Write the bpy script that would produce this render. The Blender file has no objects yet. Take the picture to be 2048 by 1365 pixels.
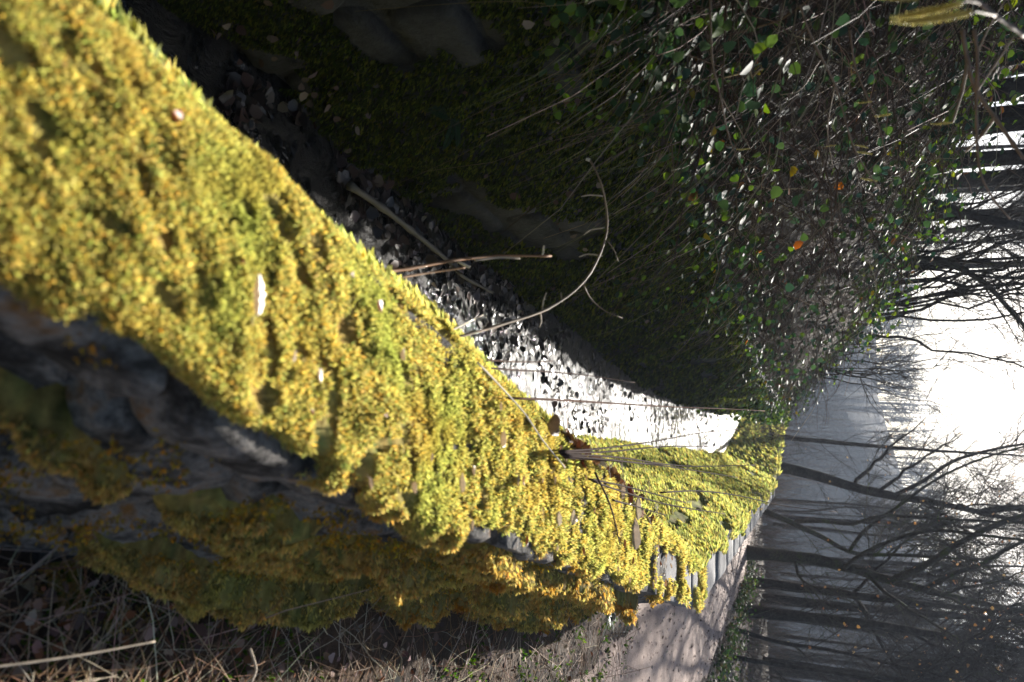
import bpy, math
import numpy as np
from mathutils import Vector, Matrix

SC = bpy.context.scene
COL = SC.collection
rng = np.random.default_rng(7)
R = math.radians

# ------------------------------------------------------------------ camera, sky, sun, exposure
F_PX, PITCH, CAMZ = 1500.0, R(21.34), 1.5
SP, CP = math.sin(PITCH), math.cos(PITCH)
cam_d = bpy.data.cameras.new('camera')
cam = bpy.data.objects.new('camera', cam_d)
COL.objects.link(cam)
cam_d.sensor_fit = 'HORIZONTAL'
cam_d.sensor_width = 36.0
cam_d.lens = F_PX / 2048 * 36.0
cam_d.clip_start = 0.02
cam_d.clip_end = 3000
# the photograph was taken with the camera turned on its side: the picture's right is up
fwd, upv, rgt = Vector((0, CP, -SP)), Vector((0, SP, CP)), Vector((1, 0, 0))
M = Matrix((upv, -rgt, -fwd)).transposed().to_4x4()
M.translation = Vector((0, 0, CAMZ))
cam.matrix_world = M
cam_d.dof.use_dof = True
cam_d.dof.focus_distance = 4.6
cam_d.dof.aperture_fstop = 3.2
SC.camera = cam

SUN_AZ, SUN_EL = R(5.0), R(27.0)
world = bpy.data.worlds.new('World')
SC.world = world
world.use_nodes = True
wn = world.node_tree
wn.nodes.clear()
sky = wn.nodes.new('ShaderNodeTexSky')
sky.sky_type = 'NISHITA'
sky.sun_disc = False
sky.sun_elevation = SUN_EL
sky.sun_rotation = SUN_AZ
sky.air_density = 1.0
sky.dust_density = 1.2
sky.ozone_density = 1.0
bg = wn.nodes.new('ShaderNodeBackground')
bg.inputs['Strength'].default_value = 0.05
wo = wn.nodes.new('ShaderNodeOutputWorld')
wn.links.new(sky.outputs[0], bg.inputs[0])
wn.links.new(bg.outputs[0], wo.inputs[0])

sun_d = bpy.data.lights.new('sun', 'SUN')
sun_d.energy = 5.0
sun_d.angle = R(0.55)
sun_d.color = (1.0, 0.95, 0.87)
sun = bpy.data.objects.new('sun', sun_d)
COL.objects.link(sun)
sv = Vector((math.sin(SUN_AZ) * math.cos(SUN_EL), math.cos(SUN_AZ) * math.cos(SUN_EL), math.sin(SUN_EL)))
sun.rotation_euler = sv.to_track_quat('Z', 'Y').to_euler()
sun.location = (0, 0, 30)

vs = SC.view_settings
vs.view_transform = 'Standard'
vs.look = 'None'
vs.gamma = 1.0
vs.use_curve_mapping = False
vs.exposure = 1.5
SC.cycles.use_denoising = True
SC.cycles.max_bounces = 6
SC.cycles.diffuse_bounces = 2
SC.cycles.glossy_bounces = 3
SC.cycles.transmission_bounces = 3
SC.cycles.transparent_max_bounces = 8
SC.cycles.volume_bounces = 0
SC.cycles.sample_clamp_indirect = 6.0
SC.cycles.sample_clamp_direct = 0.0

# ------------------------------------------------------------------ helpers
def ray(px, py):
    a, b = (px - 1024) / F_PX, (py - 682) / F_PX
    return np.array([b, CP + a * SP, -SP + a * CP])

def at_y(px, py, y):
    d = ray(px, py)
    return np.array([0, 0, CAMZ]) + d * (y / d[1])

def at_z(px, py, z):
    d = ray(px, py)
    return np.array([0, 0, CAMZ]) + d * ((z - CAMZ) / d[2])

def at_t(px, py, t):
    d = ray(px, py)
    return np.array([0, 0, CAMZ]) + d / np.linalg.norm(d) * t

def _h(ix, iy, iz, seed):
    n = (ix.astype(np.int64) * 374761393 + iy.astype(np.int64) * 668265263 + iz.astype(np.int64) * 2147483647 + seed * 1274126177) & 0xFFFFFFFF
    n = ((n ^ (n >> 13)) * 1274126177) & 0xFFFFFFFF
    n = (n ^ (n >> 16)) & 0xFFFFFFFF
    return n.astype(np.float64) / 4294967295.0

def vnoise(p, seed=0):
    p = np.asarray(p, float)
    i = np.floor(p).astype(np.int64)
    f = p - i
    f = f * f * (3 - 2 * f)
    out = 0
    for dx in (0, 1):
        wx = f[..., 0] if dx else 1 - f[..., 0]
        for dy in (0, 1):
            wy = f[..., 1] if dy else 1 - f[..., 1]
            for dz in (0, 1):
                wz = f[..., 2] if dz else 1 - f[..., 2]
                out = out + wx * wy * wz * _h(i[..., 0] + dx, i[..., 1] + dy, i[..., 2] + dz, seed)
    return out

def fbm(p, oct=3, seed=0):
    p = np.asarray(p, float)
    s, a, tot = 0, 1.0, 0
    for k in range(oct):
        s = s + a * vnoise(p * (2.03 ** k) + k * 17.3, seed + k)
        tot += a
        a *= 0.5
    return s / tot          # about 0..1

def norm(v):
    return v / np.maximum(np.linalg.norm(v, axis=-1, keepdims=True), 1e-9)

def make_mesh(name, V, Fs, mat=None, col=None, smooth=False):
    """Fs: one (n,k) int array or a list of such arrays"""
    if not isinstance(Fs, (list, tuple)):
        Fs = [Fs]
    Fs = [np.asarray(f, np.int32) for f in Fs if len(f)]
    me = bpy.data.meshes.new(name)
    V = np.ascontiguousarray(V, np.float32)
    me.vertices.add(len(V))
    me.vertices.foreach_set('co', V.ravel())
    nl = sum(f.size for f in Fs)
    npoly = sum(len(f) for f in Fs)
    me.loops.add(nl)
    me.polygons.add(npoly)
    me.loops.foreach_set('vertex_index', np.concatenate([f.ravel() for f in Fs]))
    st, o = [], 0
    for f in Fs:
        st.append(o + np.arange(len(f), dtype=np.int32) * f.shape[1])
        o += f.size
    me.polygons.foreach_set('loop_start', np.concatenate(st).astype(np.int32))
    if smooth:
        me.polygons.foreach_set('use_smooth', np.ones(npoly, bool))
    me.update(calc_edges=True)
    me.validate()
    if col is not None:
        at = me.color_attributes.new('Col', 'FLOAT_COLOR', 'POINT')
        c4 = np.ones((len(V), 4), np.float32)
        c4[:, :3] = col
        at.data.foreach_set('color', c4.ravel())
    if mat is not None:
        me.materials.append(mat)
    return me

def link(name, me, parent=None, loc=None, rot=None, **props):
    o = bpy.data.objects.new(name, me)
    COL.objects.link(o)
    if parent is not None:
        o.parent = parent
    if loc is not None:
        o.location = [float(c) for c in loc]
    if rot is not None:
        o.rotation_euler = rot
    for k, v in props.items():
        if v is not None:
            o[k] = v
    return o

def empty(name, loc, label, category, group=None, rot=None):
    return link(name, None, None, loc, rot, label=label, category=category, group=group)

def tubes(P, Rr, sides=4, cap=True):
    """P (N,M,3) polylines, Rr (N,M) radii -> verts, quads, tip triangles folded in as quads"""
    P = np.asarray(P, float)
    Rr = np.asarray(Rr, float)
    if P.ndim == 2:
        P, Rr = P[None], Rr[None]
    N, Mn, _ = P.shape
    T = np.gradient(P, axis=1)
    T = norm(T)
    ref = np.where(np.abs(T[:, :1, 2:3]) > 0.85, np.array([1.0, 0, 0]), np.array([0, 0, 1.0]))
    A = norm(np.cross(np.broadcast_to(ref, T.shape), T))
    B = np.cross(T, A)
    ang = np.linspace(0, 2 * math.pi, sides, endpoint=False)
    V = P[:, :, None, :] + Rr[:, :, None, None] * (np.cos(ang)[None, None, :, None] * A[:, :, None, :] + np.sin(ang)[None, None, :, None] * B[:, :, None, :])
    V = V.reshape(-1, 3)
    n, m, s = np.meshgrid(np.arange(N), np.arange(Mn - 1), np.arange(sides), indexing='ij')
    b = n * Mn * sides + m * sides
    s2 = (s + 1) % sides
    Q = np.stack([b + s, b + s2, b + sides + s2, b + sides + s], -1).reshape(-1, 4)
    Fs = [Q]
    if cap:
        base = np.arange(N)[:, None] * Mn * sides
        end = base + (Mn - 1) * sides + np.arange(sides)[None, :]
        Fs.append(end)
        Fs.append((base + np.arange(sides)[None, :])[:, ::-1])
    return V, Fs

def merge(parts):
    """parts: list of (V, [Fs], col or None)"""
    Vs, Fd, Cs, o = [], {}, [], 0
    for V, Fs, C in parts:
        Vs.append(V)
        Cs.append(np.broadcast_to(np.asarray(C if C is not None else (0.5, 0.5, 0.5), float), (len(V), 3)))
        for f in Fs:
            f = np.asarray(f)
            if len(f):
                Fd.setdefault(f.shape[1], []).append(f + o)
        o += len(V)
    return np.concatenate(Vs), [np.concatenate(v) for v in Fd.values()], np.concatenate(Cs)

def scatter(TV, TF, pos, X, Y, Z, scale, col):
    """copies of a template (k,3)/(f,n) at pos with axes X,Y,Z; scale (N,) or (N,3); col (N,3)"""
    pos = np.asarray(pos, float)
    N, k = len(pos), len(TV)
    scale = np.asarray(scale, float)
    if scale.ndim == 1:
        scale = np.repeat(scale[:, None], 3, 1)
    L = TV[None] * scale[:, None, :]
    V = pos[:, None, :] + L[..., 0:1] * X[:, None] + L[..., 1:2] * Y[:, None] + L[..., 2:3] * Z[:, None]
    Fx = TF[None] + (np.arange(N) * k)[:, None, None]
    return V.reshape(-1, 3), [Fx.reshape(-1, TF.shape[1])], np.repeat(np.asarray(col, float), k, 0)

def frames(Nrm, spin=None, r=rng):
    Nrm = norm(Nrm)
    n = len(Nrm)
    a = r.normal(size=(n, 3)) if spin is None else spin
    X = norm(np.cross(a, Nrm))
    Y = np.cross(Nrm, X)
    return X, Y, Nrm

def pick(cols, n, r=rng, jit=0.12, w=None):
    cols = np.array(cols, float)
    c = cols[r.choice(len(cols), n, p=w)]
    return np.clip(c * (1 + r.normal(0, jit, (n, 1))) * (1 + r.normal(0, jit * 0.4, (n, 3))), 0.002, 1)

LEAF_T = np.array([[0, 0, 0], [-.42, .18, .06], [-.36, .62, .05], [0, 1, -.05], [.36, .62, .05], [.42, .18, .06], [0, .42, -.03]], float)
LEAF_F = np.array([[6, 0, 1], [6, 1, 2], [6, 2, 3], [6, 3, 4], [6, 4, 5], [6, 5, 0]])
LEAF_T[:, 0] *= -1
KITE_T = np.array([[0, 0, 0], [-.2, .5, .06], [0, 1, 0], [.2, .5, .06]], float)
KITE_F = np.array([[0, 3, 2, 1]])

# ------------------------------------------------------------------ materials
def new_mat(name):
    m = bpy.data.materials.new(name)
    m.use_nodes = True
    nt = m.node_tree
    b = nt.nodes['Principled BSDF']
    return m, nt, b

def nd(nt, t, **kw):
    n = nt.nodes.new(t)
    for k, v in kw.items():
        setattr(n, k, v)
    return n

def noise(nt, scale, detail=4, rough=0.6, coord=None, dist=0.0):
    n = nd(nt, 'ShaderNodeTexNoise')
    n.inputs['Scale'].default_value = scale
    n.inputs['Detail'].default_value = detail
    n.inputs['Roughness'].default_value = rough
    n.inputs['Distortion'].default_value = dist
    if coord is not None:
        nt.links.new(coord, n.inputs['Vector'])
    return n

def ramp(nt, fac, stops):
    r = nd(nt, 'ShaderNodeValToRGB')
    while len(r.color_ramp.elements) < len(stops):
        r.color_ramp.elements.new(0.5)
    for e, (p, c) in zip(r.color_ramp.elements, stops):
        e.position = p
        e.color = (*c, 1) if len(c) == 3 else c
    nt.links.new(fac, r.inputs[0])
    return r

def bump(nt, b, h, strength=0.5, dist=0.02):
    n = nd(nt, 'ShaderNodeBump')
    n.inputs['Strength'].default_value = strength
    n.inputs['Distance'].default_value = dist
    nt.links.new(h, n.inputs['Height'])
    nt.links.new(n.outputs[0], b.inputs['Normal'])
    return n

def col_mat(name, rough=0.8, trans=0.0, spec=0.3, noise_scale=None):
    """colour from the piece's own colour attribute, optionally translucent like a thin leaf"""
    m, nt, b = new_mat(name)
    a = nd(nt, 'ShaderNodeAttribute', attribute_name='Col')
    src = a.outputs['Color']
    if noise_scale:
        tc = nd(nt, 'ShaderNodeTexCoord')
        n = noise(nt, noise_scale, 4, 0.65, tc.outputs['Object'])
        rp = ramp(nt, n.outputs[0], [(0.25, (0.55, 0.55, 0.55)), (0.75, (1.35, 1.35, 1.35))])
        mx = nd(nt, 'ShaderNodeMix', data_type='RGBA', blend_type='MULTIPLY')
        mx.inputs[0].default_value = 1
        nt.links.new(src, mx.inputs[6])
        nt.links.new(rp.outputs[0], mx.inputs[7])
        src = mx.outputs[2]
        bump(nt, b, n.outputs[0], 0.4, 0.01)
    nt.links.new(src, b.inputs['Base Color'])
    b.inputs['Roughness'].default_value = rough
    b.inputs['Specular IOR Level'].default_value = spec
    if trans > 0:
        t = nd(nt, 'ShaderNodeBsdfTranslucent')
        hs = nd(nt, 'ShaderNodeHueSaturation')
        hs.inputs['Saturation'].default_value = 1.1
        hs.inputs['Value'].default_value = 1.25
        nt.links.new(src, hs.inputs['Color'])
        nt.links.new(hs.outputs[0], t.inputs['Color'])
        mx = nd(nt, 'ShaderNodeMixShader')
        mx.inputs[0].default_value = trans
        nt.links.new(b.outputs[0], mx.inputs[1])
        nt.links.new(t.outputs[0], mx.inputs[2])
        nt.links.new(mx.outputs[0], nt.nodes['Material Output'].inputs[0])
    return m

def surf_mat(name, scale, stops, rough=0.85, bstr=0.5, bdist=0.02, scale2=None, spec=0.3):
    m, nt, b = new_mat(name)
    tc = nd(nt, 'ShaderNodeTexCoord')
    n = noise(nt, scale, 8, 0.68, tc.outputs['Object'], 0.3)
    rp = ramp(nt, n.outputs[0], stops)
    src = rp.outputs[0]
    hgt = n.outputs[0]
    if scale2:
        n2 = noise(nt, scale2, 5, 0.7, tc.outputs['Object'])
        r2 = ramp(nt, n2.outputs[0], [(0.3, (0.6, 0.6, 0.6)), (0.7, (1.3, 1.3, 1.3))])
        mx = nd(nt, 'ShaderNodeMix', data_type='RGBA', blend_type='MULTIPLY')
        mx.inputs[0].default_value = 1
        nt.links.new(src, mx.inputs[6])
        nt.links.new(r2.outputs[0], mx.inputs[7])
        src = mx.outputs[2]
        hgt = n2.outputs[0]
    nt.links.new(src, b.inputs['Base Color'])
    b.inputs['Roughness'].default_value = rough
    b.inputs['Specular IOR Level'].default_value = spec
    bump(nt, b, hgt, bstr, bdist)
    return m

MAT = {}
MAT['moss'] = col_mat('moss', 0.8, 0.58, 0.15)
MAT['moss_bed'] = col_mat('moss_bed', 0.95, 0.0, 0.1, 60)
MAT['leaf'] = col_mat('leaf', 0.38, 0.45, 0.5)
MAT['ivy'] = col_mat('ivy_leaf', 0.55, 0.48, 0.13)
MAT['dry'] = col_mat('dry_stalk', 0.75, 0.12, 0.15)
MAT['twig'] = col_mat('twig', 0.65, 0.0, 0.2)
MAT['dark_twig'] = col_mat('dark_twig', 0.8, 0.0, 0.03)
MAT['wet'] = col_mat('wet_leaf', 0.35, 0.0, 0.35)
MAT['stone'] = surf_mat('wall_stone', 9, [(0.36, (0.015, 0.013, 0.011)), (0.45, (0.09, 0.082, 0.075)), (0.54, (0.26, 0.24, 0.22)), (0.66, (0.26, 0.13, 0.035))], 0.9, 1.0, 0.05, 45)
MAT['coping'] = surf_mat('coping_stone', 6, [(0.3, (0.10, 0.097, 0.10)), (0.55, (0.18, 0.175, 0.178)), (0.75, (0.24, 0.225, 0.215))], 0.9, 0.5, 0.01, 70)
MAT['darkstone'] = surf_mat('dark_stone', 5, [(0.3, (0.018, 0.017, 0.017)), (0.55, (0.05, 0.047, 0.046)), (0.75, (0.085, 0.078, 0.074))], 0.7, 0.9, 0.03, 30)  # darker grey than the stone of the mossy wall
MAT['bark'] = surf_mat('bark', 5, [(0.3, (0.022, 0.017, 0.014)), (0.55, (0.052, 0.041, 0.034)), (0.75, (0.085, 0.07, 0.06))], 0.95, 0.8, 0.03, 26)
MAT['bark_moss'] = surf_mat('mossy_bark', 2.5, [(0.3, (0.035, 0.028, 0.022)), (0.52, (0.065, 0.055, 0.040)), (0.66, (0.060, 0.075, 0.018)), (0.8, (0.09, 0.11, 0.02))], 0.95, 0.8, 0.03, 24)
MAT['path'] = surf_mat('gravel_path', 2.2, [(0.3, (0.24, 0.162, 0.128)), (0.55, (0.42, 0.30, 0.245)), (0.75, (0.50, 0.375, 0.315))], 0.8, 0.9, 0.012, 75)
MAT['earth'] = surf_mat('woodland_floor', 1.4, [(0.3, (0.022, 0.015, 0.010)), (0.5, (0.055, 0.036, 0.023)), (0.62, (0.10, 0.058, 0.032)), (0.75, (0.05, 0.046, 0.018))], 0.9, 1.0, 0.03, 22)
MAT['hill'] = surf_mat('far_hillside', 0.09, [(0.35, (0.018, 0.016, 0.016)), (0.5, (0.045, 0.036, 0.032)), (0.65, (0.085, 0.066, 0.055))], 0.95, 0.8, 0.5, 0.6)

# water: thin dark water over mud, ruffled and patchy
m, nt, b = new_mat('ditch_water')
tc = nd(nt, 'ShaderNodeTexCoord')
mp = nd(nt, 'ShaderNodeMapping')
mp.inputs['Scale'].default_value = (1.0, 1.0, 1.0)
nt.links.new(tc.outputs['Object'], mp.inputs[0])
n1 = noise(nt, 7.5, 6, 0.68, mp.outputs[0], 0.6)
n2 = noise(nt, 30, 3, 0.55, mp.outputs[0], 0.3)
n3 = noise(nt, 8, 2, 0.5, mp.outputs[0], 0.4)
n4 = noise(nt, 1.1, 2, 0.5, mp.outputs[0], 0.0)
sm = nd(nt, 'ShaderNodeMath', operation='MULTIPLY_ADD')
nt.links.new(n4.outputs[0], sm.inputs[0])
sm.inputs[1].default_value = 0.45
nt.links.new(n1.outputs[0], sm.inputs[2])
rp = ramp(nt, sm.outputs[0], [(0.65, (0, 0, 0)), (0.74, (1, 1, 1))])
b.inputs['Base Color'].default_value = (0.010, 0.010, 0.010, 1)
b.inputs['Roughness'].default_value = 0.05
b.inputs['IOR'].default_value = 1.33
ad = nd(nt, 'ShaderNodeMath', operation='MULTIPLY_ADD')
nt.links.new(n2.outputs[0], ad.inputs[0])
ad.inputs[1].default_value = 0.22
nt.links.new(n3.outputs[0], ad.inputs[2])
bump(nt, b, ad.outputs[0], 1.0, 0.06)
mud = nd(nt, 'ShaderNodeBsdfPrincipled')
mud.inputs['Base Color'].default_value = (0.022, 0.018, 0.015, 1)
mud.inputs['Roughness'].default_value = 0.5
mud.inputs['Specular IOR Level'].default_value = 0.3
bump(nt, mud, n1.outputs[0], 1.0, 0.05)
mxs = nd(nt, 'ShaderNodeMixShader')
nt.links.new(rp.outputs[0], mxs.inputs[0])
nt.links.new(b.outputs[0], mxs.inputs[1])
nt.links.new(mud.outputs[0], mxs.inputs[2])
nt.links.new(mxs.outputs[0], nt.nodes['Material Output'].inputs[0])
MAT['water'] = m

# ------------------------------------------------------------------ ground plan (feature lines as x over y)
def line(pts):
    ys, xs = np.array([p[0] for p in pts], float), np.array([p[1] for p in pts], float)
    return lambda y: np.interp(y, ys, xs)
X_TOP_IN = line([(-8, -3.74), (5.87, 1.72), (21, 3.75), (32, 3.0), (60, 0.5), (140, -8)])
X_TOP_OUT = line([(-8, -3.55), (0, -.24), (.5, -.075), (.65, .0), (.85, .13), (1.3, .325), (5.60, 1.94), (6.1, 2.07), (21, 4.12), (32, 3.36), (60, 0.87), (140, -7.6)])
BATTER = line([(-8, .95), (5.5, 1.0), (9, .93), (20, .68), (26, .62), (140, .6)])
FOOT = line([(-8, .24), (1, .25), (4, .20), (6, .06), (140, .06)])
X_LEFT = line([(-8, -3.42), (5, -.53), (11, .72), (20, 1.78), (26, 1.70), (60, -1.0), (140, -9.5)])
CREST_Z = line([(-8, 2.45), (6, 2.42), (10, 2.32), (15, 2.02), (19, 1.55), (22, 1.10), (30, .75), (60, .6), (140, .3)])
def x_base(y): return X_TOP_IN(y) - BATTER(y)
def x_foot(y): return X_TOP_OUT(y) + FOOT(y)
WATER_Z, TOP_Z, LEFT_TOP = -0.55, 0.75, 0.98
def bank_z(d, y):
    """ground height d metres behind the left wall's edge"""
    c = CREST_Z(y)
    lim = np.minimum(LEFT_TOP, c)
    z = np.where(d < 1.4, lim + (c - lim) * np.sin(np.clip(d / 1.4, 0, 1) * math.pi / 2), c)
    return z + np.clip(d - 2.0, 0, 12) * .72 + np.clip(d - 14, 0, 40) * .42

# ------------------------------------------------------------------ ground, path, water, hill
ys = np.concatenate([np.arange(-8, 0, .5), np.arange(0, 9, .18), np.arange(9, 36, .4), np.arange(36, 120, 4), np.arange(120, 341, 20)])
rows = []
for y in ys:
    xl, xb, xi, xf = X_LEFT(y), x_base(y), X_TOP_IN(y), x_foot(y)
    c = []
    for d in (240, 140, 80, 54, 40, 28, 20, 14, 11, 8.5, 6.5, 5, 4, 3.2, 2.6, 2.0, 1.7, 1.4, 1.1, .8, .5, .28):
        c.append((xl - d, float(bank_z(np.array(d), y)) - .02))
    c.append((xl - .22, -.85))
    for f in (.15, .4, .6, .85):
        c.append((xl + (xb - xl) * f, -.72))
    c.append((xb + .3, -.85))
    c.append((xi + .14, -.06))
    for d in (.0, .1, .2, .3, .42, .55, .7, .9, 1.15, 1.45, 1.8, 2.2, 2.7, 3.3, 4, 5, 6.5, 8.5, 11, 15, 20, 30, 50, 90, 160, 250):
        c.append((xf - .04 + d, 0.0))
    rows.append([(x, y, z) for x, z in c])
G = np.array(rows)
nr, nc = G.shape[:2]
bump_z = (fbm(G.reshape(-1, 3) * np.array([2.2, 2.2, 0]), 4, 3).reshape(nr, nc) - .5)
right = np.zeros(nc); right[29:] = .10; right[:20] = .22
G[..., 2] += bump_z * right[None] * np.where(np.abs(G[..., 0]) > 30, 3, 1)
wood = np.clip((G[..., 0] - 7) / 20, 0, 1) * (np.arange(nc)[None] > 28)
G[..., 2] += wood * (fbm(G.reshape(-1, 3) * np.array([.08, .08, 0]), 3, 5).reshape(nr, nc)) * 2.0
G[..., 2] -= np.clip(G[..., 1] - 30, 0, 60) * .10 * (np.arange(nc)[None] > 21)
ii = np.arange(nr - 1)[:, None] * nc + np.arange(nc - 1)[None]
GF = np.stack([ii, ii + 1, ii + nc + 1, ii + nc], -1).reshape(-1, 4)
link('ground', make_mesh('ground', G.reshape(-1, 3), GF, MAT['earth'], smooth=True), kind='structure')

py_ = np.concatenate([np.arange(-8, 12, .25), np.arange(12, 40, .5)])
pf = np.linspace(0, 1, 15)
edgeL = np.interp(py_, [-8, 3.2, 5.5, 7, 40], [.75, .62, .34, .18, .3]) + (fbm(np.stack([py_ * 1.5, py_ * 0, py_ * 0], -1), 3, 9) - .5) * .35
xr = np.interp(py_, [-8, 6, 13.6, 21, 32, 40], [2.0, 4.6, 5.75, 6.2, 5.2, 4.2]) + (fbm(np.stack([py_ * 1.2, py_ * 0 + 4, py_ * 0], -1), 3, 11) - .5) * .6
xl_ = x_foot(py_) + edgeL
PV = np.stack([xl_[:, None] + (xr - xl_)[:, None] * pf[None], np.repeat(py_[:, None], 15, 1), np.zeros((len(py_), 15))], -1)
PV[..., 2] = .052 - .10 * np.abs(pf[None] * 2 - 1) ** 6 + (fbm(PV.reshape(-1, 3) * np.array([1.3, 1.3, 0]), 3, 13).reshape(len(py_), 15) - .5) * .03
ii = np.arange(len(py_) - 1)[:, None] * 15 + np.arange(14)[None]
link('path', make_mesh('path', PV.reshape(-1, 3), np.stack([ii, ii + 1, ii + 16, ii + 15], -1).reshape(-1, 4), MAT['path'], smooth=True), kind='structure')

wy = np.concatenate([np.arange(-8, 34, .5), np.arange(34, 100, 4)])
WV = np.stack([np.stack([X_LEFT(wy) - .1, wy, wy * 0 + WATER_Z], -1), np.stack([x_base(wy) + .2, wy, wy * 0 + WATER_Z], -1)], 1)
ii = np.arange(len(wy) - 1) * 2
link('water', make_mesh('water', WV.reshape(-1, 3), np.stack([ii, ii + 1, ii + 3, ii + 2], -1), MAT['water']), kind='structure')

hx, hy = np.linspace(-230, 230, 70), np.linspace(88, 320, 40)
HX, HY = np.meshgrid(hx, hy)
def hill_z(x, y):
    up = np.clip((y - 92) / 60, 0, 1)
    up = up * up * (3 - 2 * up)
    crest = np.interp(x, [-230, -60, -10, 10, 25, 60, 230], [26, 23, 13.5, 14.5, 19, 26, 28])
    p = np.stack([x * .02, y * .02, x * 0], -1)
    return -7.5 + up * (crest + 7) + up * (fbm(p, 3, 21) - .5) * 5
HV = np.stack([HX, HY, hill_z(HX, HY)], -1)
ii = np.arange(39)[:, None] * 70 + np.arange(69)[None]
link('hill', make_mesh('hill', HV.reshape(-1, 3), np.stack([ii, ii + 1, ii + 71, ii + 70], -1).reshape(-1, 4), MAT['hill'], smooth=True), kind='structure')

# ------------------------------------------------------------------ the mossy wall
WTOP = .35
def _wp(u, y):
    xi, xo, xb, xf = X_TOP_IN(y), X_TOP_OUT(y), x_base(y), x_foot(y)
    f1 = np.clip(-u / 1.62, 0, 1)
    f2 = np.clip(u / WTOP, 0, 1)
    f3 = np.clip((u - WTOP) / .80, 0, 1)
    x = np.where(u < 0, xi - (xi - xb) * f1, np.where(u < WTOP, xi + (xo - xi) * f2, xo + (xf - xo) * f3))
    z = np.where(u < 0, TOP_Z - 1.40 * f1, np.where(u < WTOP, TOP_Z, TOP_Z - .78 * f3))
    return np.stack([x, y + 0 * u, z], -1)
def wall_p(u, y, r=.045):
    u, y = np.broadcast_arrays(np.asarray(u, float), np.asarray(y, float))
    s = 0
    for k in (-1, -.5, 0, .5, 1):
        s = s + _wp(u + k * r, y)
    return s / 5
def wall_n(u, y):
    e = .02
    du = wall_p(u + e, y) - wall_p(u - e, y)
    dy = wall_p(u, y + e) - wall_p(u, y - e)
    return norm(np.cross(du, dy))
def moss_h(u, y):
    """moss thickness over the stone; negative where the stone is bare"""
    p = np.stack([u, y, 0 * u], -1)
    big = fbm(p * np.array([5., 3.2, 1]), 3, 31)
    fine = fbm(p * 22, 2, 37)
    mid = fbm(p * np.array([30, 26, 1]), 2, 39)
    h = .014 + .060 * (big - .42) + .020 * (fine - .42) - .045 * np.clip(.38 - mid, 0, 1)
    # cushions in a shallow dip along the inner edge
    h = np.where((u > -.02) & (u < .09) & (y > 1.15) & (y < 2.1), np.maximum(h - .035 * np.clip(fbm(p * np.array([9, 5, 1]), 2, 41) * 2.2 - .8, 0, 1), .004), h)
    out = u > WTOP - .03
    f = np.clip((u - WTOP) / .8, 0, 1)
    ridges = np.abs(np.sin((f * 3.1 + .55 * fbm(p * np.array([2.2, 1.6, 1]), 2, 43) + y * .33) * math.pi))
    hole = fbm(p * np.array([7, 4, 1]), 3, 47)
    near = np.clip((1.40 - y) / .4, 0, 1)
    step = (f * 3.0 + .9 * fbm(p * np.array([2.0, 1.3, 1]), 3, 43) - y * .22) % 1.0
    ridges = np.where(step < .16, step / .16, (1 - step) / .84)
    hout = -.018 + .125 * ridges + .05 * (fine - .5) + .03 * (mid - .5) + .06 * (big - .45) - .5 * np.clip(hole - (.50 - .12 * near), 0, 1) - .085 * near - .05 * np.exp(-((f - .12) / .09) ** 2)
    h = np.where(out, h + (hout - h) * np.clip((u - WTOP + .03) / .08, 0, 1), h)
    # thin growth on the last coping before the bend
    thin = np.clip((y - 3.4) / 1.2, 0, 1) * (1 + .9 * np.clip((y - 4.6) / .6, 0, 1)) * np.clip((u - .04) / .12, 0, 1)
    strk = fbm(np.stack([u * 3, y * 7.0, 0 * u], -1), 2, 53)
    h = h - thin * .09 * np.clip(strk - .34, 0, 1) * 3.6
    h = h - .3 * np.clip((y - 4.4) / .5, 0, 1) * np.clip((u - WTOP) / .05, 0, 1)
    return h
MOSS_COLS = [(.55, .46, .145), (.49, .44, .150), (.36, .36, .115), (.56, .39, .110), (.20, .23, .07)]
MOSS_W = np.array([.34, .28, .17, .14, .07])
def moss_color(p, n, r, shift=0.0, brown=0.5):
    """golden green with patches of greener and browner growth"""
    t = fbm(p * 5.0, 3, 61)
    b = fbm(p * 9.0 + 40, 2, 67)
    c = pick(MOSS_COLS, n, r, .14, MOSS_W)
    g = np.clip((t - .55) * 4 + shift, 0, 1)[:, None]
    c = c * (1 - g) + np.array([.37, .40, .11]) * g * (c.mean(1, keepdims=True) / .36)
    w = (np.clip((b - .60) * 5, 0, 1) * brown)[:, None]
    return np.clip(c * (1 - w) + np.array([.40, .27, .07]) * w, .004, 1)

def tuft(pos, N, size, colr, k, r, spread=1.0, bias=None, width=1.0):
    """k little shoots per point fanning out about N"""
    n = len(pos)
    P = np.repeat(pos, k, 0)
    NN = np.repeat(N, k, 0)
    d = NN + r.normal(0, .55 * spread, (n * k, 3))
    if bias is not None:
        d = d + np.repeat(bias, k, 0) if np.ndim(bias) == 2 else d + bias
    d = norm(d)
    X = norm(np.cross(d, r.normal(size=(n * k, 3))))
    Z = np.cross(X, d)
    s = np.repeat(size, k) * r.uniform(.55, 1.25, n * k)
    C = np.repeat(colr, k, 0) * r.uniform(.75, 1.25, (n * k, 1))
    V, Fs, CC = scatter(KITE_T * np.array([width, 1, 1]), KITE_F, P, X, d, Z, s, C)
    CC = CC.reshape(-1, 4, 3) * np.array([.75, .95, 1.2, .95])[None, :, None]      # paler growing tips
    return V, Fs, np.clip(CC.reshape(-1, 3), 0, 1)

wall = empty('stone_wall', (1.0, 3.0, 0), 'low stone wall thick with golden moss bending beside the ditch', 'wall')
W0 = Vector((1.0, 3.0, 0))
def wpart(name, V, Fs, mat, col=None, smooth=False, **pr):
    return link(name, make_mesh(name, np.asarray(V) - np.array(W0), Fs, mat, col, smooth), wall, **pr)

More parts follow.
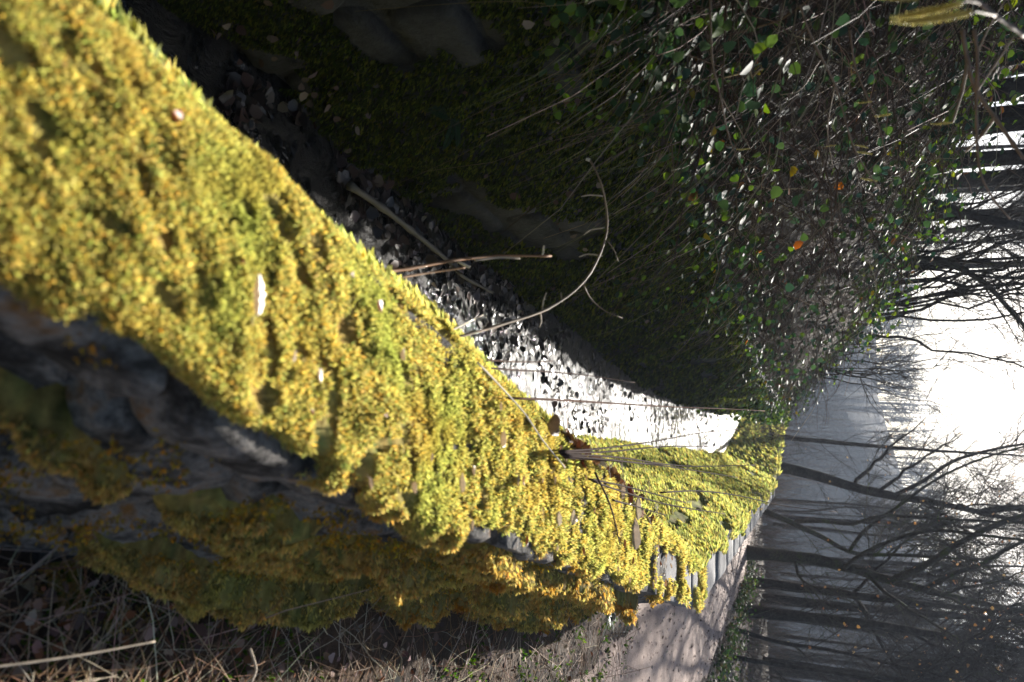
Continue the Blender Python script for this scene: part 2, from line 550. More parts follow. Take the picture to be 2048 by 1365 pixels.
# core of the wall
cy = np.concatenate([np.arange(-6, 9, .25), np.arange(9, 62, 1.0)])
prof = lambda y: [(x_base(y) - .03, -.85), (x_base(y) + .03, -.62), (X_TOP_IN(y) + .035, .605), (X_TOP_OUT(y) - .03, .605), (x_foot(y) - .05, -.12)]
CV = np.array([[(x, y, z) for x, z in prof(y)] for y in cy])
ii = np.arange(len(cy) - 1)[:, None] * 5 + np.arange(4)[None]
wpart('wall_core', CV.reshape(-1, 3), np.stack([ii, ii + 1, ii + 6, ii + 5], -1).reshape(-1, 4), MAT['stone'])

def hewn(corner, n=(5, 4, 3), rough=.012, seed=0, rnd=.16):
    """corner(a,b,c) with a,b,c in 0..1 -> point; surface grid with rounded arrises and rough faces"""
    vid, V, Fq = {}, [], []
    nx, ny, nz = n
    def get(i, j, k):
        if (i, j, k) not in vid:
            vid[(i, j, k)] = len(V)
            V.append((i / nx, j / ny, k / nz))
        return vid[(i, j, k)]
    for i in range(nx):
        for j in range(ny):
            Fq.append([get(i, j, 0), get(i, j + 1, 0), get(i + 1, j + 1, 0), get(i + 1, j, 0)])
            Fq.append([get(i, j, nz), get(i + 1, j, nz), get(i + 1, j + 1, nz), get(i, j + 1, nz)])
    for i in range(nx):
        for k in range(nz):
            Fq.append([get(i, 0, k), get(i + 1, 0, k), get(i + 1, 0, k + 1), get(i, 0, k + 1)])
            Fq.append([get(i, ny, k), get(i, ny, k + 1), get(i + 1, ny, k + 1), get(i + 1, ny, k)])
    for j in range(ny):
        for k in range(nz):
            Fq.append([get(0, j, k), get(0, j, k + 1), get(0, j + 1, k + 1), get(0, j + 1, k)])
            Fq.append([get(nx, j, k), get(nx, j + 1, k), get(nx, j + 1, k + 1), get(nx, j, k + 1)])
    A = np.array(V)
    c = A * 2 - 1
    cnt = (np.abs(c) > .999).sum(1)
    sh = np.where(cnt == 2, 1 - rnd * .25, np.where(cnt == 3, 1 - rnd * .45, 1.0))
    A = (c * sh[:, None] + 1) / 2
    P = corner(A[:, 0], A[:, 1], A[:, 2])
    P = P + (np.stack([fbm(P * 9, 5, seed), fbm(P * 9 + 7, 5, seed + 5), fbm(P * 9 + 13, 5, seed + 9)], -1) - .5) * rough * 2
    return P, np.array(Fq)

# coping stones
y, k = -1.2, 0
rs = np.random.default_rng(3)
while y < 40:
    L = rs.uniform(.42, .62) if y < 6 else rs.uniform(.75, 1.0)
    if y < 5.8 < y + L + .15:
        L = 5.84 - y
    y1 = y + L - .014
    dz = rs.uniform(-.008, .008)
    def cn(a, b_, c, y=y, y1=y1, dz=dz):
        yy = y + (y1 - y) * b_
        xi, xo = X_TOP_IN(yy) - .015, X_TOP_OUT(yy) + .02
        return np.stack([xi + (xo - xi) * a, yy, .607 + (.138 + dz) * c], -1)
    P, Q = hewn(cn, (8, 14, 5) if y < 2 else (6, 8 if y < 5 else 3, 3), .026 if y < 4.2 else .008, 100 + k, .2)
    wpart('coping_stone', P, Q, MAT['coping' if y > 4.2 else 'stone'], smooth=False)
    y += L
    k += 1

# face stones of the outer side
k = 0
for ci in range(3):
    y = -.8 + ci * .13
    while y < 6.0:
        L = rs.uniform(.22, .42)
        y1 = y + L - .022
        f0, f1 = ci / 3 + .006, (ci + 1) / 3 - .012
        bul = rs.uniform(.005, .035)
        def cn(a, b_, c, y=y, y1=y1, f0=f0, f1=f1, bul=bul):
            yy = y + (y1 - y) * b_
            f = f0 + (f1 - f0) * (1 - c)
            xo, xf = X_TOP_OUT(yy) - .03, x_foot(yy) - .045
            return np.stack([xo + (xf - xo) * f - .10 + (.112 + bul) * a, yy, .602 - .66 * f], -1)
        P, Q = hewn(cn, (4, 14, 10) if y < 1.8 else (3, 6, 5), .042, 300 + k, .4)
        wpart('face_stone', P, Q, MAT['stone'])
        y += L
        k += 1

# moss: a lumpy bed with shoots standing out of it
r1 = np.random.default_rng(11)
uu = np.concatenate([np.linspace(-.5, -.06, 12), np.linspace(-.04, WTOP + .85, 64)])
yy = np.concatenate([np.arange(-.6, 3.0, .018), np.arange(3.0, 6.0, .03)])
UU, YY = np.meshgrid(uu, yy)
h = moss_h(UU, YY)
BP = wall_p(UU, YY) + wall_n(UU, YY) * (h - .006)[..., None]
nu = len(uu)
ii = np.arange(len(yy) - 1)[:, None] * nu + np.arange(nu - 1)[None]
Q = np.stack([ii, ii + 1, ii + nu + 1, ii + nu], -1).reshape(-1, 4)
keep = (h.ravel()[Q] > -.06).any(1)
Q = Q[keep]
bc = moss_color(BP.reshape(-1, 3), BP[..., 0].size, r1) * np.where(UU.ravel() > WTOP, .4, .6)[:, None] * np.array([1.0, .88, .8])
parts = []
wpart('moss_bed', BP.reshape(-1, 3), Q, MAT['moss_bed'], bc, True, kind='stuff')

def near_tufts(n, ulo, uhi, r):
    y = np.sqrt(r.uniform(0, 1, n * 3))
    # even picture density: sample distance with weight 1/y
    d0, d1 = .75, 7.3
    d = 1 / (1 / d0 + (1 / d1 - 1 / d0) * r.uniform(0, 1, n * 3))
    y = np.sqrt(np.maximum(d * d - .55, .0)) - np.where(r.uniform(size=n * 3) < .1, .5, 0)
    u = r.uniform(ulo, uhi, n * 3)
    hh = moss_h(u, y)
    pp = np.stack([u, y, 0 * u], -1)
    ok = (hh > .0) & (y < 6.0) & (fbm(pp * np.array([30, 26, 1]), 2, 39) + r.normal(0, .05, n * 3) > .37)
    u, y, hh, d = u[ok][:n], y[ok][:n], hh[ok][:n], d[ok][:n]
    p = wall_p(u, y) + wall_n(u, y) * (hh - .003)[:, None]
    return p, wall_n(u, y), d, u
p, n_, d, u = near_tufts(104000, -.12, WTOP + .03, r1)
c = moss_color(p, len(p), r1)
parts.append(tuft(p, n_, (.0048 + .0031 * d) * r1.uniform(.7, 1.5, len(p)), c, 4, r1, 1.0, np.array([0, -.15, 0.1]), .68))
p, n_, d, u = near_tufts(50000, WTOP, WTOP + .82, r1)
c = moss_color(p, len(p), r1, -.15, 1.4) * np.array([.92, .80, .85])
parts.append(tuft(p, n_, (.0060 + .0042 * d) * r1.uniform(.7, 1.4, len(p)), c, 3, r1, .9, np.array([0, 0, -.35]), .85))
nb = 22000
yb, ub = r1.uniform(.2, 3.2, nb), r1.uniform(WTOP + .02, WTOP + .8, nb)
pb = np.stack([ub, yb, 0 * ub], -1)
okb = (moss_h(ub, yb) <= .0) & (fbm(pb * np.array([11, 8, 1]), 3, 59) > .57)
ub, yb = ub[okb], yb[okb]
pb = wall_p(ub, yb) + wall_n(ub, yb) * r1.uniform(-.004, .018, (len(ub), 1))
parts.append(tuft(pb, wall_n(ub, yb), np.full(len(ub), .009), pick([(.40, .24, .04), (.28, .22, .04), (.18, .13, .04)], len(ub), r1, .2), 4, r1, 1.0))
V, Fs, C = merge(parts)
wpart('moss', V, Fs, MAT['moss'], C, kind='stuff')

# moss hanging over the sloping inner face of the far reaches
r2 = np.random.default_rng(12)
def slope_moss(n, y0, y1, r):
    d = 1 / (1 / y0 + (1 / y1 - 1 / y0) * r.uniform(0, 1, n))
    y = d
    u = r.uniform(-1.5, .20, n)
    edge = np.interp(y, [2, 5.5, 6.2, 30], [0.0, .02, .07, .12]) + (fbm(np.stack([y * 3.0, y * 0, y * 0], -1), 3, 71) - .5) * np.interp(y, [4, 6.5], [.0, .34])
    p0 = np.stack([u, y, 0 * y], -1)
    gap = fbm(p0 * np.array([2.8, 1.1, 1]), 3, 73)
    lump = fbm(p0 * np.array([4.5, 1.8, 1]), 3, 79)
    ok = (u < edge) & (gap < .66)
    u, y, lump = u[ok], y[ok], lump[ok]
    nn = wall_n(u, y)
    P = wall_p(u, y) + nn * (.012 + .11 * np.clip(lump - .35, 0, 1))[:, None]
    down = norm(wall_p(u - .05, y) - wall_p(u + .05, y))
    return P, nn, down, y
def slope_moss_near(n, r):
    y = r.uniform(-.8, 3.3, n)
    u = r.uniform(-1.5, -.05, n)
    nn = wall_n(u, y)
    lump = fbm(np.stack([u, y, 0 * y], -1) * np.array([4.5, 1.8, 1]), 3, 79)
    P = wall_p(u, y) + nn * (.012 + .11 * np.clip(lump - .35, 0, 1))[:, None]
    return P, nn, norm(wall_p(u - .05, y) - wall_p(u + .05, y)), y
p, n_, dn, y = slope_moss(30000, 3.2, 34, r2)
cs = pick([(.47, .45, .14), (.40, .41, .14), (.52, .46, .14), (.32, .34, .11)], len(p), r2, .16)
parts = [tuft(p, n_ * .5, .012 + .0058 * y, cs, 4, r2, .45, dn * 1.0, .8)]
p, n_, dn, y = slope_moss_near(16000, r2)
cs = pick([(.47, .45, .14), (.40, .41, .14), (.52, .46, .14), (.32, .34, .11)], len(p), r2, .16)
parts.append(tuft(p, n_ * .5, np.full(len(p), .032), cs, 3, r2, .45, dn, .8))
uu = np.linspace(-1.55, .16, 36)
yy = np.concatenate([np.arange(-.8, 8, .06), np.arange(8, 40, .25)])
UU, YY = np.meshgrid(uu, yy)
p0 = np.stack([UU, YY, 0 * YY], -1)
lump = fbm(p0 * np.array([4.5, 1.8, 1]), 3, 79)
gap = fbm(p0 * np.array([2.8, 1.1, 1]), 3, 73)
edge = np.interp(YY, [2, 5.5, 6.2, 30], [0.0, .02, .07, .12]) + (fbm(np.stack([YY * 3.0, YY * 0, YY * 0], -1), 3, 71) - .5) * np.interp(YY, [4, 6.5], [.0, .34])
hh = .006 + .11 * np.clip(lump - .35, 0, 1) - .12 * np.clip(gap - .64, 0, 1) * 3
BP = wall_p(UU, YY) + wall_n(UU, YY) * hh[..., None]
ii = np.arange(len(yy) - 1)[:, None] * 36 + np.arange(35)[None]
Q = np.stack([ii, ii + 1, ii + 37, ii + 36], -1).reshape(-1, 4)
keep = ((UU - edge).ravel()[Q] < .0).all(1)
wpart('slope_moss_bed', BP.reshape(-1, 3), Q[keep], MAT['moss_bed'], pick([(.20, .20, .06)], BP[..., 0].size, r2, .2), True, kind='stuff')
V, Fs, C = merge(parts)
wpart('slope_moss', V, Fs, MAT['moss'], C, kind='stuff')

# ------------------------------------------------------------------ retaining wall under the left bank
lwall = empty('retaining_wall', (-1, 3, 0), 'tall dark retaining wall with shade-darkened moss under the ivy bank', 'wall')
L0 = np.array([-1., 3., 0])
def lpart(name, V, Fs, mat, col=None, smooth=False, **pr):
    return link(name, make_mesh(name, np.asarray(V) - L0, Fs, mat, col, smooth), lwall, **pr)
def left_p(v, y):
    """v: height 0..1 on the face"""
    v, y = np.broadcast_arrays(np.asarray(v, float), np.asarray(y, float))
    top = np.minimum(LEFT_TOP, CREST_Z(y))
    return np.stack([X_LEFT(y) - .14 * v, y, -.85 + (top + .85) * v], -1)
cy = np.concatenate([np.arange(-2, 12, .4), np.arange(12, 46, 1.)])
CV = np.array([[(X_LEFT(y) + .0, y, -.95), (X_LEFT(y) - .16, y, min(LEFT_TOP, CREST_Z(y)) - .01), (X_LEFT(y) - .42, y, min(LEFT_TOP, CREST_Z(y)) - .01)] for y in cy])
ii = np.arange(len(cy) - 1)[:, None] * 3 + np.arange(2)[None]
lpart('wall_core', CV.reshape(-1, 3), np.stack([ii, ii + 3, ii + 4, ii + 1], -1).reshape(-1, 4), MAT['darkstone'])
k = 0
for ci in range(6):
    y = .6 + (ci % 2) * .25
    while y < 20:
        L = rs.uniform(.35, .65) * (1 if y < 8 else 1.7)
        y1 = y + L - .03
        v0, v1 = ci / 6 + .004, (ci + 1) / 6 - .012
        bul = rs.uniform(.01, .05)
        def cn(a, b_, c, y=y, y1=y1, v0=v0, v1=v1, bul=bul):
            q = left_p(v0 + (v1 - v0) * c, y + (y1 - y) * b_)
            q[..., 0] += -.06 + (.06 + bul) * a
            return q
        P, Q = hewn(cn, (2, 5, 4), .035, 700 + k, .4)
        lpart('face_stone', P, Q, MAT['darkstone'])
        y += L
        k += 1
r3 = np.random.default_rng(13)
n = 54000
d = 1 / (1 / 1.8 + (1 / 26 - 1 / 1.8) * r3.uniform(0, 1, n))
v = r3.uniform(.12, 1.0, n)
p0 = np.stack([v * 2, d, 0 * d], -1)
cov = fbm(p0 * np.array([3.0, 1.6, 1]), 4, 83)
ok = cov < .60 + .08 * (d > 5)
d, v, cov = d[ok], v[ok], cov[ok]
P = left_p(v, d)
P[:, 0] += .03 + .20 * np.clip(.56 - cov, 0, .5) + .10 * (fbm(P * np.array([1, 7, 5]), 3, 87) - .45)
dn_, vn_ = r3.uniform(-1.2, 1.9, 7000), r3.uniform(.12, 1., 7000)
Pn = left_p(vn_, dn_)
Pn[:, 0] += .05 + .10 * (fbm(Pn * np.array([1, 7, 5]), 3, 87) - .45)
P, d = np.concatenate([P, Pn]), np.concatenate([d, np.full(7000, 2.6)])
nn = np.tile(np.array([.85, -.15, .25]), (len(P), 1))
cs = pick([(.060, .078, .014), (.034, .046, .011), (.13, .145, .024), (.022, .030, .009)], len(P), r3, .2)  # moss greens lowered, putting the wall's shade into their colour
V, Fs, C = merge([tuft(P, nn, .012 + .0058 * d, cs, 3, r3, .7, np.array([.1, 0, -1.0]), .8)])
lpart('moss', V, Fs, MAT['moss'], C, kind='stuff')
n = 560
d = 1 / (1 / 2.0 + (1 / 14 - 1 / 2.0) * r3.uniform(0, 1, n))
v = r3.uniform(.1, .95, n)
P = left_p(v, d)
ok = fbm(P * np.array([1, 2.6, 3.2]), 3, 89) > .52
P, d = P[ok], d[ok]
P[:, 0] += r3.uniform(.05, .13, len(P))
X, Y, Z = frames(np.array([.6, -.3, .5]) + r3.normal(0, .5, (len(P), 3)), None, r3)
V, Fs, C = scatter(LEAF_T, LEAF_F, P, X, Y, Z, r3.uniform(.02, .05, len(P)), pick([(.10, .065, .05), (.16, .12, .10), (.07, .045, .035)], len(P), r3, .2))
lpart('caught_leaves', V, Fs, MAT['dry'], C, kind='stuff')

# ------------------------------------------------------------------ ivy, brambles and dry twigs on the left bank
r4 = np.random.default_rng(14)
def bank_point(n, r, y0=1.4, y1=27, dlo=-.25, dhi=2.6):
    y = 1 / (1 / y0 + (1 / y1 - 1 / y0) * r.uniform(0, 1, n) ** .85)
    dd = r.uniform(dlo, dhi, n)
    hang = np.clip(-dd, 0, 1)
    x = X_LEFT(y) - .16 - np.clip(dd, 0, 9) + np.where(dd < 0, r.uniform(.02, .25, n), 0)
    z = bank_z(np.clip(dd, 0, 9), y) - hang * 2.6 * np.clip(vnoise(np.stack([y * 1.1, y * 0, y * 0], -1), 91) * 1.5, .15, 1.2)
    return np.stack([x, y, z], -1), dd, y
parts = []
for n, lo, hi, colr, sz in ((25000, -.10, 2.6, [(.026, .050, .024), (.019, .041, .027), (.034, .064, .022), (.048, .082, .018)], 1.0),
                            (9000, .6, 2.1, [(.15, .23, .025), (.11, .19, .025), (.20, .25, .03)], .9),  # crest leaves in brighter yellow-green, backlight put into the colour
                            (1400, -.28, .1, [(.03, .06, .022), (.10, .16, .02)], .85),
                            (350, -.1, 1.9, [(.30, .10, .02), (.22, .16, .02), (.16, .07, .03)], 1.0)):
    p, dd, y = bank_point(n, r4, 2.1, 26, lo, hi)
    m_ = n // 7
    y2 = r4.uniform(-1.5, 2.2, m_)
    d2 = r4.uniform(max(lo, 0), hi, m_)
    p = np.concatenate([p, np.stack([X_LEFT(y2) - .16 - d2, y2, bank_z(d2, y2)], -1)])
    dd, y = np.concatenate([dd, d2]), np.concatenate([y, np.full(m_, 2.)])
    cl = fbm(p * 2.3, 3, 97)
    ok = cl > .36
    p, dd, y = p[ok], dd[ok], y[ok]
    up = np.clip(r4.exponential(.13, len(p)), 0, .55)
    p = p + np.stack([up * .55, -up * .1, up * .85], -1)
    nn = norm(np.array([.45, -.35, .75]) + r4.normal(0, .5, (len(p), 3)))
    X, Y, Z = frames(nn, None, r4)
    s = (r4.uniform(.022, .054, len(p)) + .0022 * y) * sz
    parts.append(scatter(LEAF_T, LEAF_F, p, X, Y, Z, s, pick(colr, len(p), r4, .18)))
n = 1500
y = r4.uniform(14, 27, n)
hang = r4.exponential(.35, n)
p = np.stack([X_LEFT(y) + r4.uniform(-.1, .35, n), y, np.maximum(np.minimum(LEFT_TOP, CREST_Z(y)) + .1 - hang, WATER_Z + .05)], -1)
ok = fbm(p * np.array([2, .9, 1.2]), 3, 98) > .45
p, y = p[ok], y[ok]
X, Y, Z = frames(np.array([.5, -.5, .5]) + r4.normal(0, .5, (len(p), 3)), None, r4)
parts.append(scatter(LEAF_T, LEAF_F, p, X, Y, Z, r4.uniform(.06, .11, len(p)), pick([(.03, .055, .022), (.09, .14, .02), (.05, .085, .02)], len(p), r4, .18)))
V, Fs, C = merge(parts)
link('ivy', make_mesh('ivy', V, Fs, MAT['ivy'], C), kind='stuff', label='glossy ivy leaves covering the bank above the dark wall', category='ivy')

def arcs(p, d, L, r, M=6, sag=.5, wob=.06):
    t = np.linspace(0, 1, M)[None, :, None]
    Lr = L[:, None, None]
    P = p[:, None] + d[:, None] * t * Lr + np.array([0, 0, -1.]) * (t ** 2) * sag * Lr
    w = np.cumsum(r.normal(0, wob, (len(p), M, 3)), 1) * Lr * .35
    w -= w[:, :1]
    return P + w
TW = [(.12, .078, .05), (.075, .045, .03), (.28, .21, .145), (.05, .03, .02)]  # palest tone puts sunlight into the colour of some twigs
parts = []
for n, rad, Lm, M in ((6800, .0021, .42, 5), (1000, .0030, .75, 7), (3600, .0015, .24, 4)):
    p, dd, y = bank_point(n, r4, 2.3, 26, -.02, 2.2)
    p = p + np.array([.06, 0, .12]) * r4.uniform(0, 1, (n, 1))
    d_ = norm(np.array([.75, -.25, .55]) + r4.normal(0, .55, (n, 3)))
    L = r4.uniform(.5, 1.5, n) * Lm * (1 + y * .02)
    P = arcs(p, d_, L, r4, M, r4.uniform(.2, 1.0, (n, 1, 1)))
    rr_ = rad * (1 + y * .08)[:, None] * np.linspace(1, .4, M)[None] * r4.uniform(.7, 1.3, (n, 1))
    V, Fs = tubes(P, rr_, 3, False)
    parts.append((V, Fs, np.repeat(pick(TW, n, r4, .2), M * 3, 0)))
V, Fs, C = merge(parts)
link('bramble_tangle', make_mesh('bramble_tangle', V, Fs, MAT['twig'], C), kind='stuff', label='tangle of pale dry twigs growing through the bank ivy', category='twigs')

# dry grass hanging down the dark wall
n = 260
p, dd, y = bank_point(n, r4, 2.3, 12, -.16, .05)
d_ = norm(np.array([.7, 0, .1]) + r4.normal(0, .45, (n, 3)))
P = arcs(p, d_, r4.uniform(.15, .6, n), r4, 6, r4.uniform(.4, 1.5, (n, 1, 1)))
V, Fs = tubes(P, (.0013 + .00018 * y)[:, None] * np.linspace(1, .35, 6)[None], 3, False)
link('hanging_grass', make_mesh('hanging_grass', V, Fs, MAT['dry'], np.repeat(pick([(.16, .14, .06), (.10, .11, .04), (.22, .17, .10)], n, r4, .2), 18, 0)), kind='stuff', label='thin dry grass hanging over the dark retaining wall', category='grass')

# ------------------------------------------------------------------ stalks, brambles and branches one can point at
def smooth_line(pts, n=24):
    pts = np.asarray(pts, float)
    t = np.concatenate([[0], np.cumsum(np.linalg.norm(np.diff(pts, axis=0), axis=1))])
    t /= t[-1]
    m = np.zeros_like(pts)
    m[1:-1] = (pts[2:] - pts[:-2]) / (t[2:] - t[:-2])[:, None]
    m[0] = (pts[1] - pts[0]) / (t[1] - t[0])
    m[-1] = (pts[-1] - pts[-2]) / (t[-1] - t[-2])
    q = np.linspace(0, 1, n)
    i = np.clip(np.searchsorted(t, q, side='right') - 1, 0, len(t) - 2)
    hh = (t[i + 1] - t[i])
    s = ((q - t[i]) / hh)[:, None]
    hh = hh[:, None]
    return (2 * s**3 - 3 * s**2 + 1) * pts[i] + (s**3 - 2 * s**2 + s) * hh * m[i] + (-2 * s**3 + 3 * s**2) * pts[i + 1] + (s**3 - s**2) * hh * m[i + 1]

def stalk_mesh(name, pts, r0, r1, colr, mat, n=22, sides=6, knots=0, seed=0):
    r = np.random.default_rng(seed)
    P = smooth_line(pts, n)
    rad = np.linspace(r0, r1, n)
    if knots:
        rad = rad * (1 + .35 * (np.arange(n) % knots == 0))
    V, Fs = tubes(P, rad, sides, True)
    c = np.repeat(np.clip(np.array(colr)[None] * (1 + r.normal(0, .12, (n, 1))), 0, 1), sides, 0)
    return P, make_mesh(name, V, Fs, mat, c, True)

def px_pts(l):
    return [at_t(*q) for q in l]

def stalk(name, label, cat, px, r0, r1, colr, shoots=(), group=None, mat='twig', seed=1, knots=0):
    pts = np.array(px_pts(px))
    base = pts[0]
    P, me = stalk_mesh('stem', pts - base, r0, r1, colr, MAT[mat], 26, 6, knots, seed)
    if not shoots:
        o = link(name, me, None, base, None, label=label, category=cat, group=group)
        return o
    o = empty(name, base, label, cat, group)
    link('stem', me, o)
    for j, (spx, a, b_, sc) in enumerate(shoots):
        sp = np.array(px_pts(spx)) - base
        link('side_shoot', stalk_mesh('side_shoot', sp, a, b_, sc, MAT[mat], 8, 5, 0, seed + j)[1], o)
    return o

PALE, BRN, RED = (.34, .27, .20), (.17, .115, .07), (.13, .06, .035)
stalk('bramble_cane', 'long arching bramble cane with short spurs rising over the water', 'bramble',
      [(860, 690, 1.9), (1000, 650, 2.1), (1100, 615, 2.3), (1170, 560, 2.45), (1210, 480, 2.6), (1213, 420, 2.7), (1200, 360, 2.75), (1180, 320, 2.8)], .0044, .0034, (.19, .135, .085),
      [([(1085, 621, 2.27), (1087, 600, 2.28), (1093, 585, 2.28)], .003, .002, PALE), ([(1080, 622, 2.27), (1082, 645, 2.27), (1078, 655, 2.27)], .003, .002, PALE),
       ([(1165, 565, 2.44), (1180, 595, 2.5), (1210, 622, 2.55), (1245, 636, 2.6)], .0028, .0012, BRN), ([(1124, 604, 2.35), (1122, 585, 2.36)], .0028, .002, PALE),
       ([(1205, 512, 2.57), (1175, 508, 2.57), (1158, 514, 2.56)], .003, .002, PALE), ([(1210, 455, 2.63), (1180, 460, 2.63), (1168, 470, 2.62)], .003, .002, PALE),
       ([(1206, 392, 2.72), (1180, 390, 2.72), (1162, 393, 2.72)], .0032, .0022, PALE), ([(1213, 480, 2.6), (1228, 500, 2.62), (1236, 522, 2.64)], .002, .001, BRN),
       ([(1180, 320, 2.8), (1172, 318, 2.8)], .0062, .0058, (.45, .40, .33))], None, 'twig', 3, 5)
stalk('bramble_cane', 'reddish bramble cane with pale cut stubs reaching over the ditch branch', 'bramble',
      [(735, 545, 1.75), (800, 540, 1.85), (920, 519, 2.0), (1000, 512, 2.1), (1103, 512, 2.2)], .0046, .003, (.22, .11, .05),
      [([(916, 523, 2.0), (940, 535, 2.0)], .0042, .0042, (.55, .46, .34)), ([(1085, 510, 2.18), (1088, 491, 2.18)], .0032, .003, (.45, .38, .28)),
       ([(950, 521, 2.03), (1000, 515, 2.08), (1040, 517, 2.1)], .003, .0026, PALE)], None, 'twig', 5, 6)
stalk('bramble_cane', 'thin brown cane parallel to the reddish one with cut stubs', 'bramble',
      [(795, 556, 1.86), (860, 545, 1.95), (930, 535, 2.02)], .0034, .0026, (.20, .11, .05), (), None, 'twig', 6)
stalk('dry_stem', 'dark slender stem crossing the water just above the pale straw', 'stem',
      [(905, 713, 1.75), (960, 719, 1.95), (1050, 724, 2.2), (1105, 722, 2.4)], .0032, .0016, (.07, .04, .03), (), None, 'dark_twig', 7)
stalk('dry_stem', 'long dark stem crossing the bright water to the ivy', 'stem',
      [(915, 728, 1.78), (1000, 738, 2.1), (1150, 748, 2.6), (1270, 765, 3.0)], .003, .0016, (.06, .035, .028), (), None, 'dark_twig', 8)
stalk('dry_stem', 'long reddish stem running from wall edge into the far bank ivy', 'stem',
      [(1010, 796, 1.95), (1100, 799, 2.2), (1200, 805, 2.6), (1330, 813, 3.2), (1460, 818, 3.9), (1530, 822, 4.4)], .0035, .0018, (.12, .06, .04), (), None, 'dark_twig', 9)
stalk('straw', 'long bleached straw leaning along the wall edge over the water', 'straw',
      [(955, 725, 1.72), (1000, 772, 1.86), (1050, 828, 2.02), (1085, 880, 2.16), (1130, 935, 2.3)], .0024, .002, (.62, .55, .44), (), None, 'dry', 10)
stalk('straw', 'short bleached straw sticking up above the bright water', 'straw',
      [(900, 662, 1.9), (935, 645, 2.0), (966, 630, 2.1)], .0026, .002, (.62, .55, .44), (), None, 'dry', 11)
fan = [[(1118, 903, 2.25), (1200, 897, 2.6), (1300, 884, 3.1), (1400, 866, 3.6), (1475, 858, 4.0)],
       [(1120, 906, 2.25), (1220, 903, 2.7), (1330, 893, 3.2), (1440, 893, 3.8)],
       [(1122, 909, 2.25), (1230, 914, 2.7), (1370, 932, 3.4), (1510, 930, 4.1)],
       [(1125, 911, 2.25), (1240, 922, 2.7), (1350, 935, 3.3), (1475, 955, 4.0)],
       [(1130, 915, 2.28), (1230, 922, 2.7), (1340, 930, 3.2)],
       [(1185, 962, 2.45), (1250, 985, 2.8), (1340, 1010, 3.2), (1450, 1028, 3.8)],
       [(1178, 958, 2.45), (1260, 975, 2.8), (1370, 1005, 3.3)],
       [(1320, 985, 3.4), (1400, 982, 3.9), (1480, 992, 4.4), (1570, 1012, 5.0), (1675, 1024, 5.6)],
       [(1225, 1000, 2.6), (1280, 1015, 2.9), (1330, 1030, 3.1)],
       [(1190, 945, 2.45), (1220, 1010, 2.55), (1240, 1090, 2.75)]]
for j, q in enumerate(fan):
    lab = {0: 'dark stem of the fan by the litter pocket bending farthest over the water',
           7: 'dark stem standing highest above the far mossy slope against the trees',
           9: 'thin dark stem drooping across the wall top beside the litter pocket'}.get(j, 'thin dark stem fanning out from the litter pocket at the wall edge')
    stalk('dry_stem', lab, 'stem', q, .0038, .0019, (.05, .03, .025), (), 'dark stems fanning from the wall edge', 'dark_twig', 20 + j)
bp = [at_z(x, y, -.50 + dz) for x, y, dz in ((700, 372, .03), (760, 412, .03), (850, 483, .02), (905, 530, .02), (925, 552, .0), (985, 585, -.01))]
b0 = np.array(bp[0])
fb = empty('fallen_branch', b0, 'pale bark branch lying in the dark ditch water', 'branch')
link('limb', stalk_mesh('limb', np.array(bp) - b0, .017, .009, (.16, .14, .12), MAT['twig'], 26, 8, 4, 31)[1], fb)
link('snapped_twig', stalk_mesh('snapped_twig', np.array([at_z(905, 530, -.48), at_z(918, 545, -.42), at_z(926, 548, -.36)]) - b0, .008, .004, (.16, .13, .10), MAT['twig'], 6, 5, 0, 32)[1], fb)

# hazel branches with catkins
def catkin_mesh(L, rad, seed):
    r = np.random.default_rng(seed)
    n = 26
    t = np.linspace(0, 1, n)
    P = np.stack([.08 * L * np.sin(t * 2), .05 * L * t, -L * t], -1)
    body = rad * np.sin(np.clip(t * 1.05 + .06, 0, 1) * math.pi) ** .5
    parts = []
    V, Fs = tubes(P, np.maximum(body * .8, .0006), 8)
    parts.append((V, Fs, (.26, .22, .07)))
    k = 420
    i = r.integers(0, n, k)
    ang = r.uniform(0, 6.28, k)
    nn = np.stack([np.cos(ang), np.sin(ang), -.5 + 0 * ang], -1)
    p = P[i] + nn * (body[i] * .7)[:, None]
    parts.append(tuft(p, norm(nn), np.full(k, rad * .5), pick([(.58, .52, .20), (.48, .43, .15), (.66, .60, .30)], k, r, .12), 2, r, .3))
    V, Fs, C = merge(parts)
    return make_mesh('catkin', V, Fs, MAT['leaf'], C)
def hazel(label, px, r0, r1, cats, seed, twigs=()):
    pts = np.array(px_pts(px))
    o = empty('hazel_branch', pts[0], label, 'branch', 'hazel branches over the ivy bank')
    link('stem', stalk_mesh('stem', pts - pts[0], r0, r1, (.16, .11, .08), MAT['twig'], 24, 6, 5, seed)[1], o)
    shoots = []
    for j, tw in enumerate(twigs):
        shoots.append(link('side_shoot', stalk_mesh('side_shoot', np.array(px_pts(tw)) - pts[0], r1 * 1.2, r1 * .6, (.22, .16, .11), MAT['twig'], 10, 5, 4, seed + j)[1], o))
    for j, (x, y, t, L) in enumerate(cats):
        link('catkin', catkin_mesh(L, L * .062, seed * 10 + j), shoots[j] if j < len(shoots) else o, at_t(x, y, t) - pts[0], (.1 * j, .12 * (-1) ** j, j))
    return o
hazel('hazel branch with the largest yellow catkins hanging close by', [(2048, 70, 1.45), (1990, 30, 1.35), (1960, 5, 1.3), (1930, -30, 1.25)], .0035, .002,
      [(1945, 25, 1.25, .095), (1925, 6, 1.25, .085), (1838, -2, 1.22, .08)], 41, [[(1990, 30, 1.35), (1960, 24, 1.28), (1945, 22, 1.25)], [(1960, 5, 1.3), (1940, 2, 1.27), (1925, 2, 1.25)]])
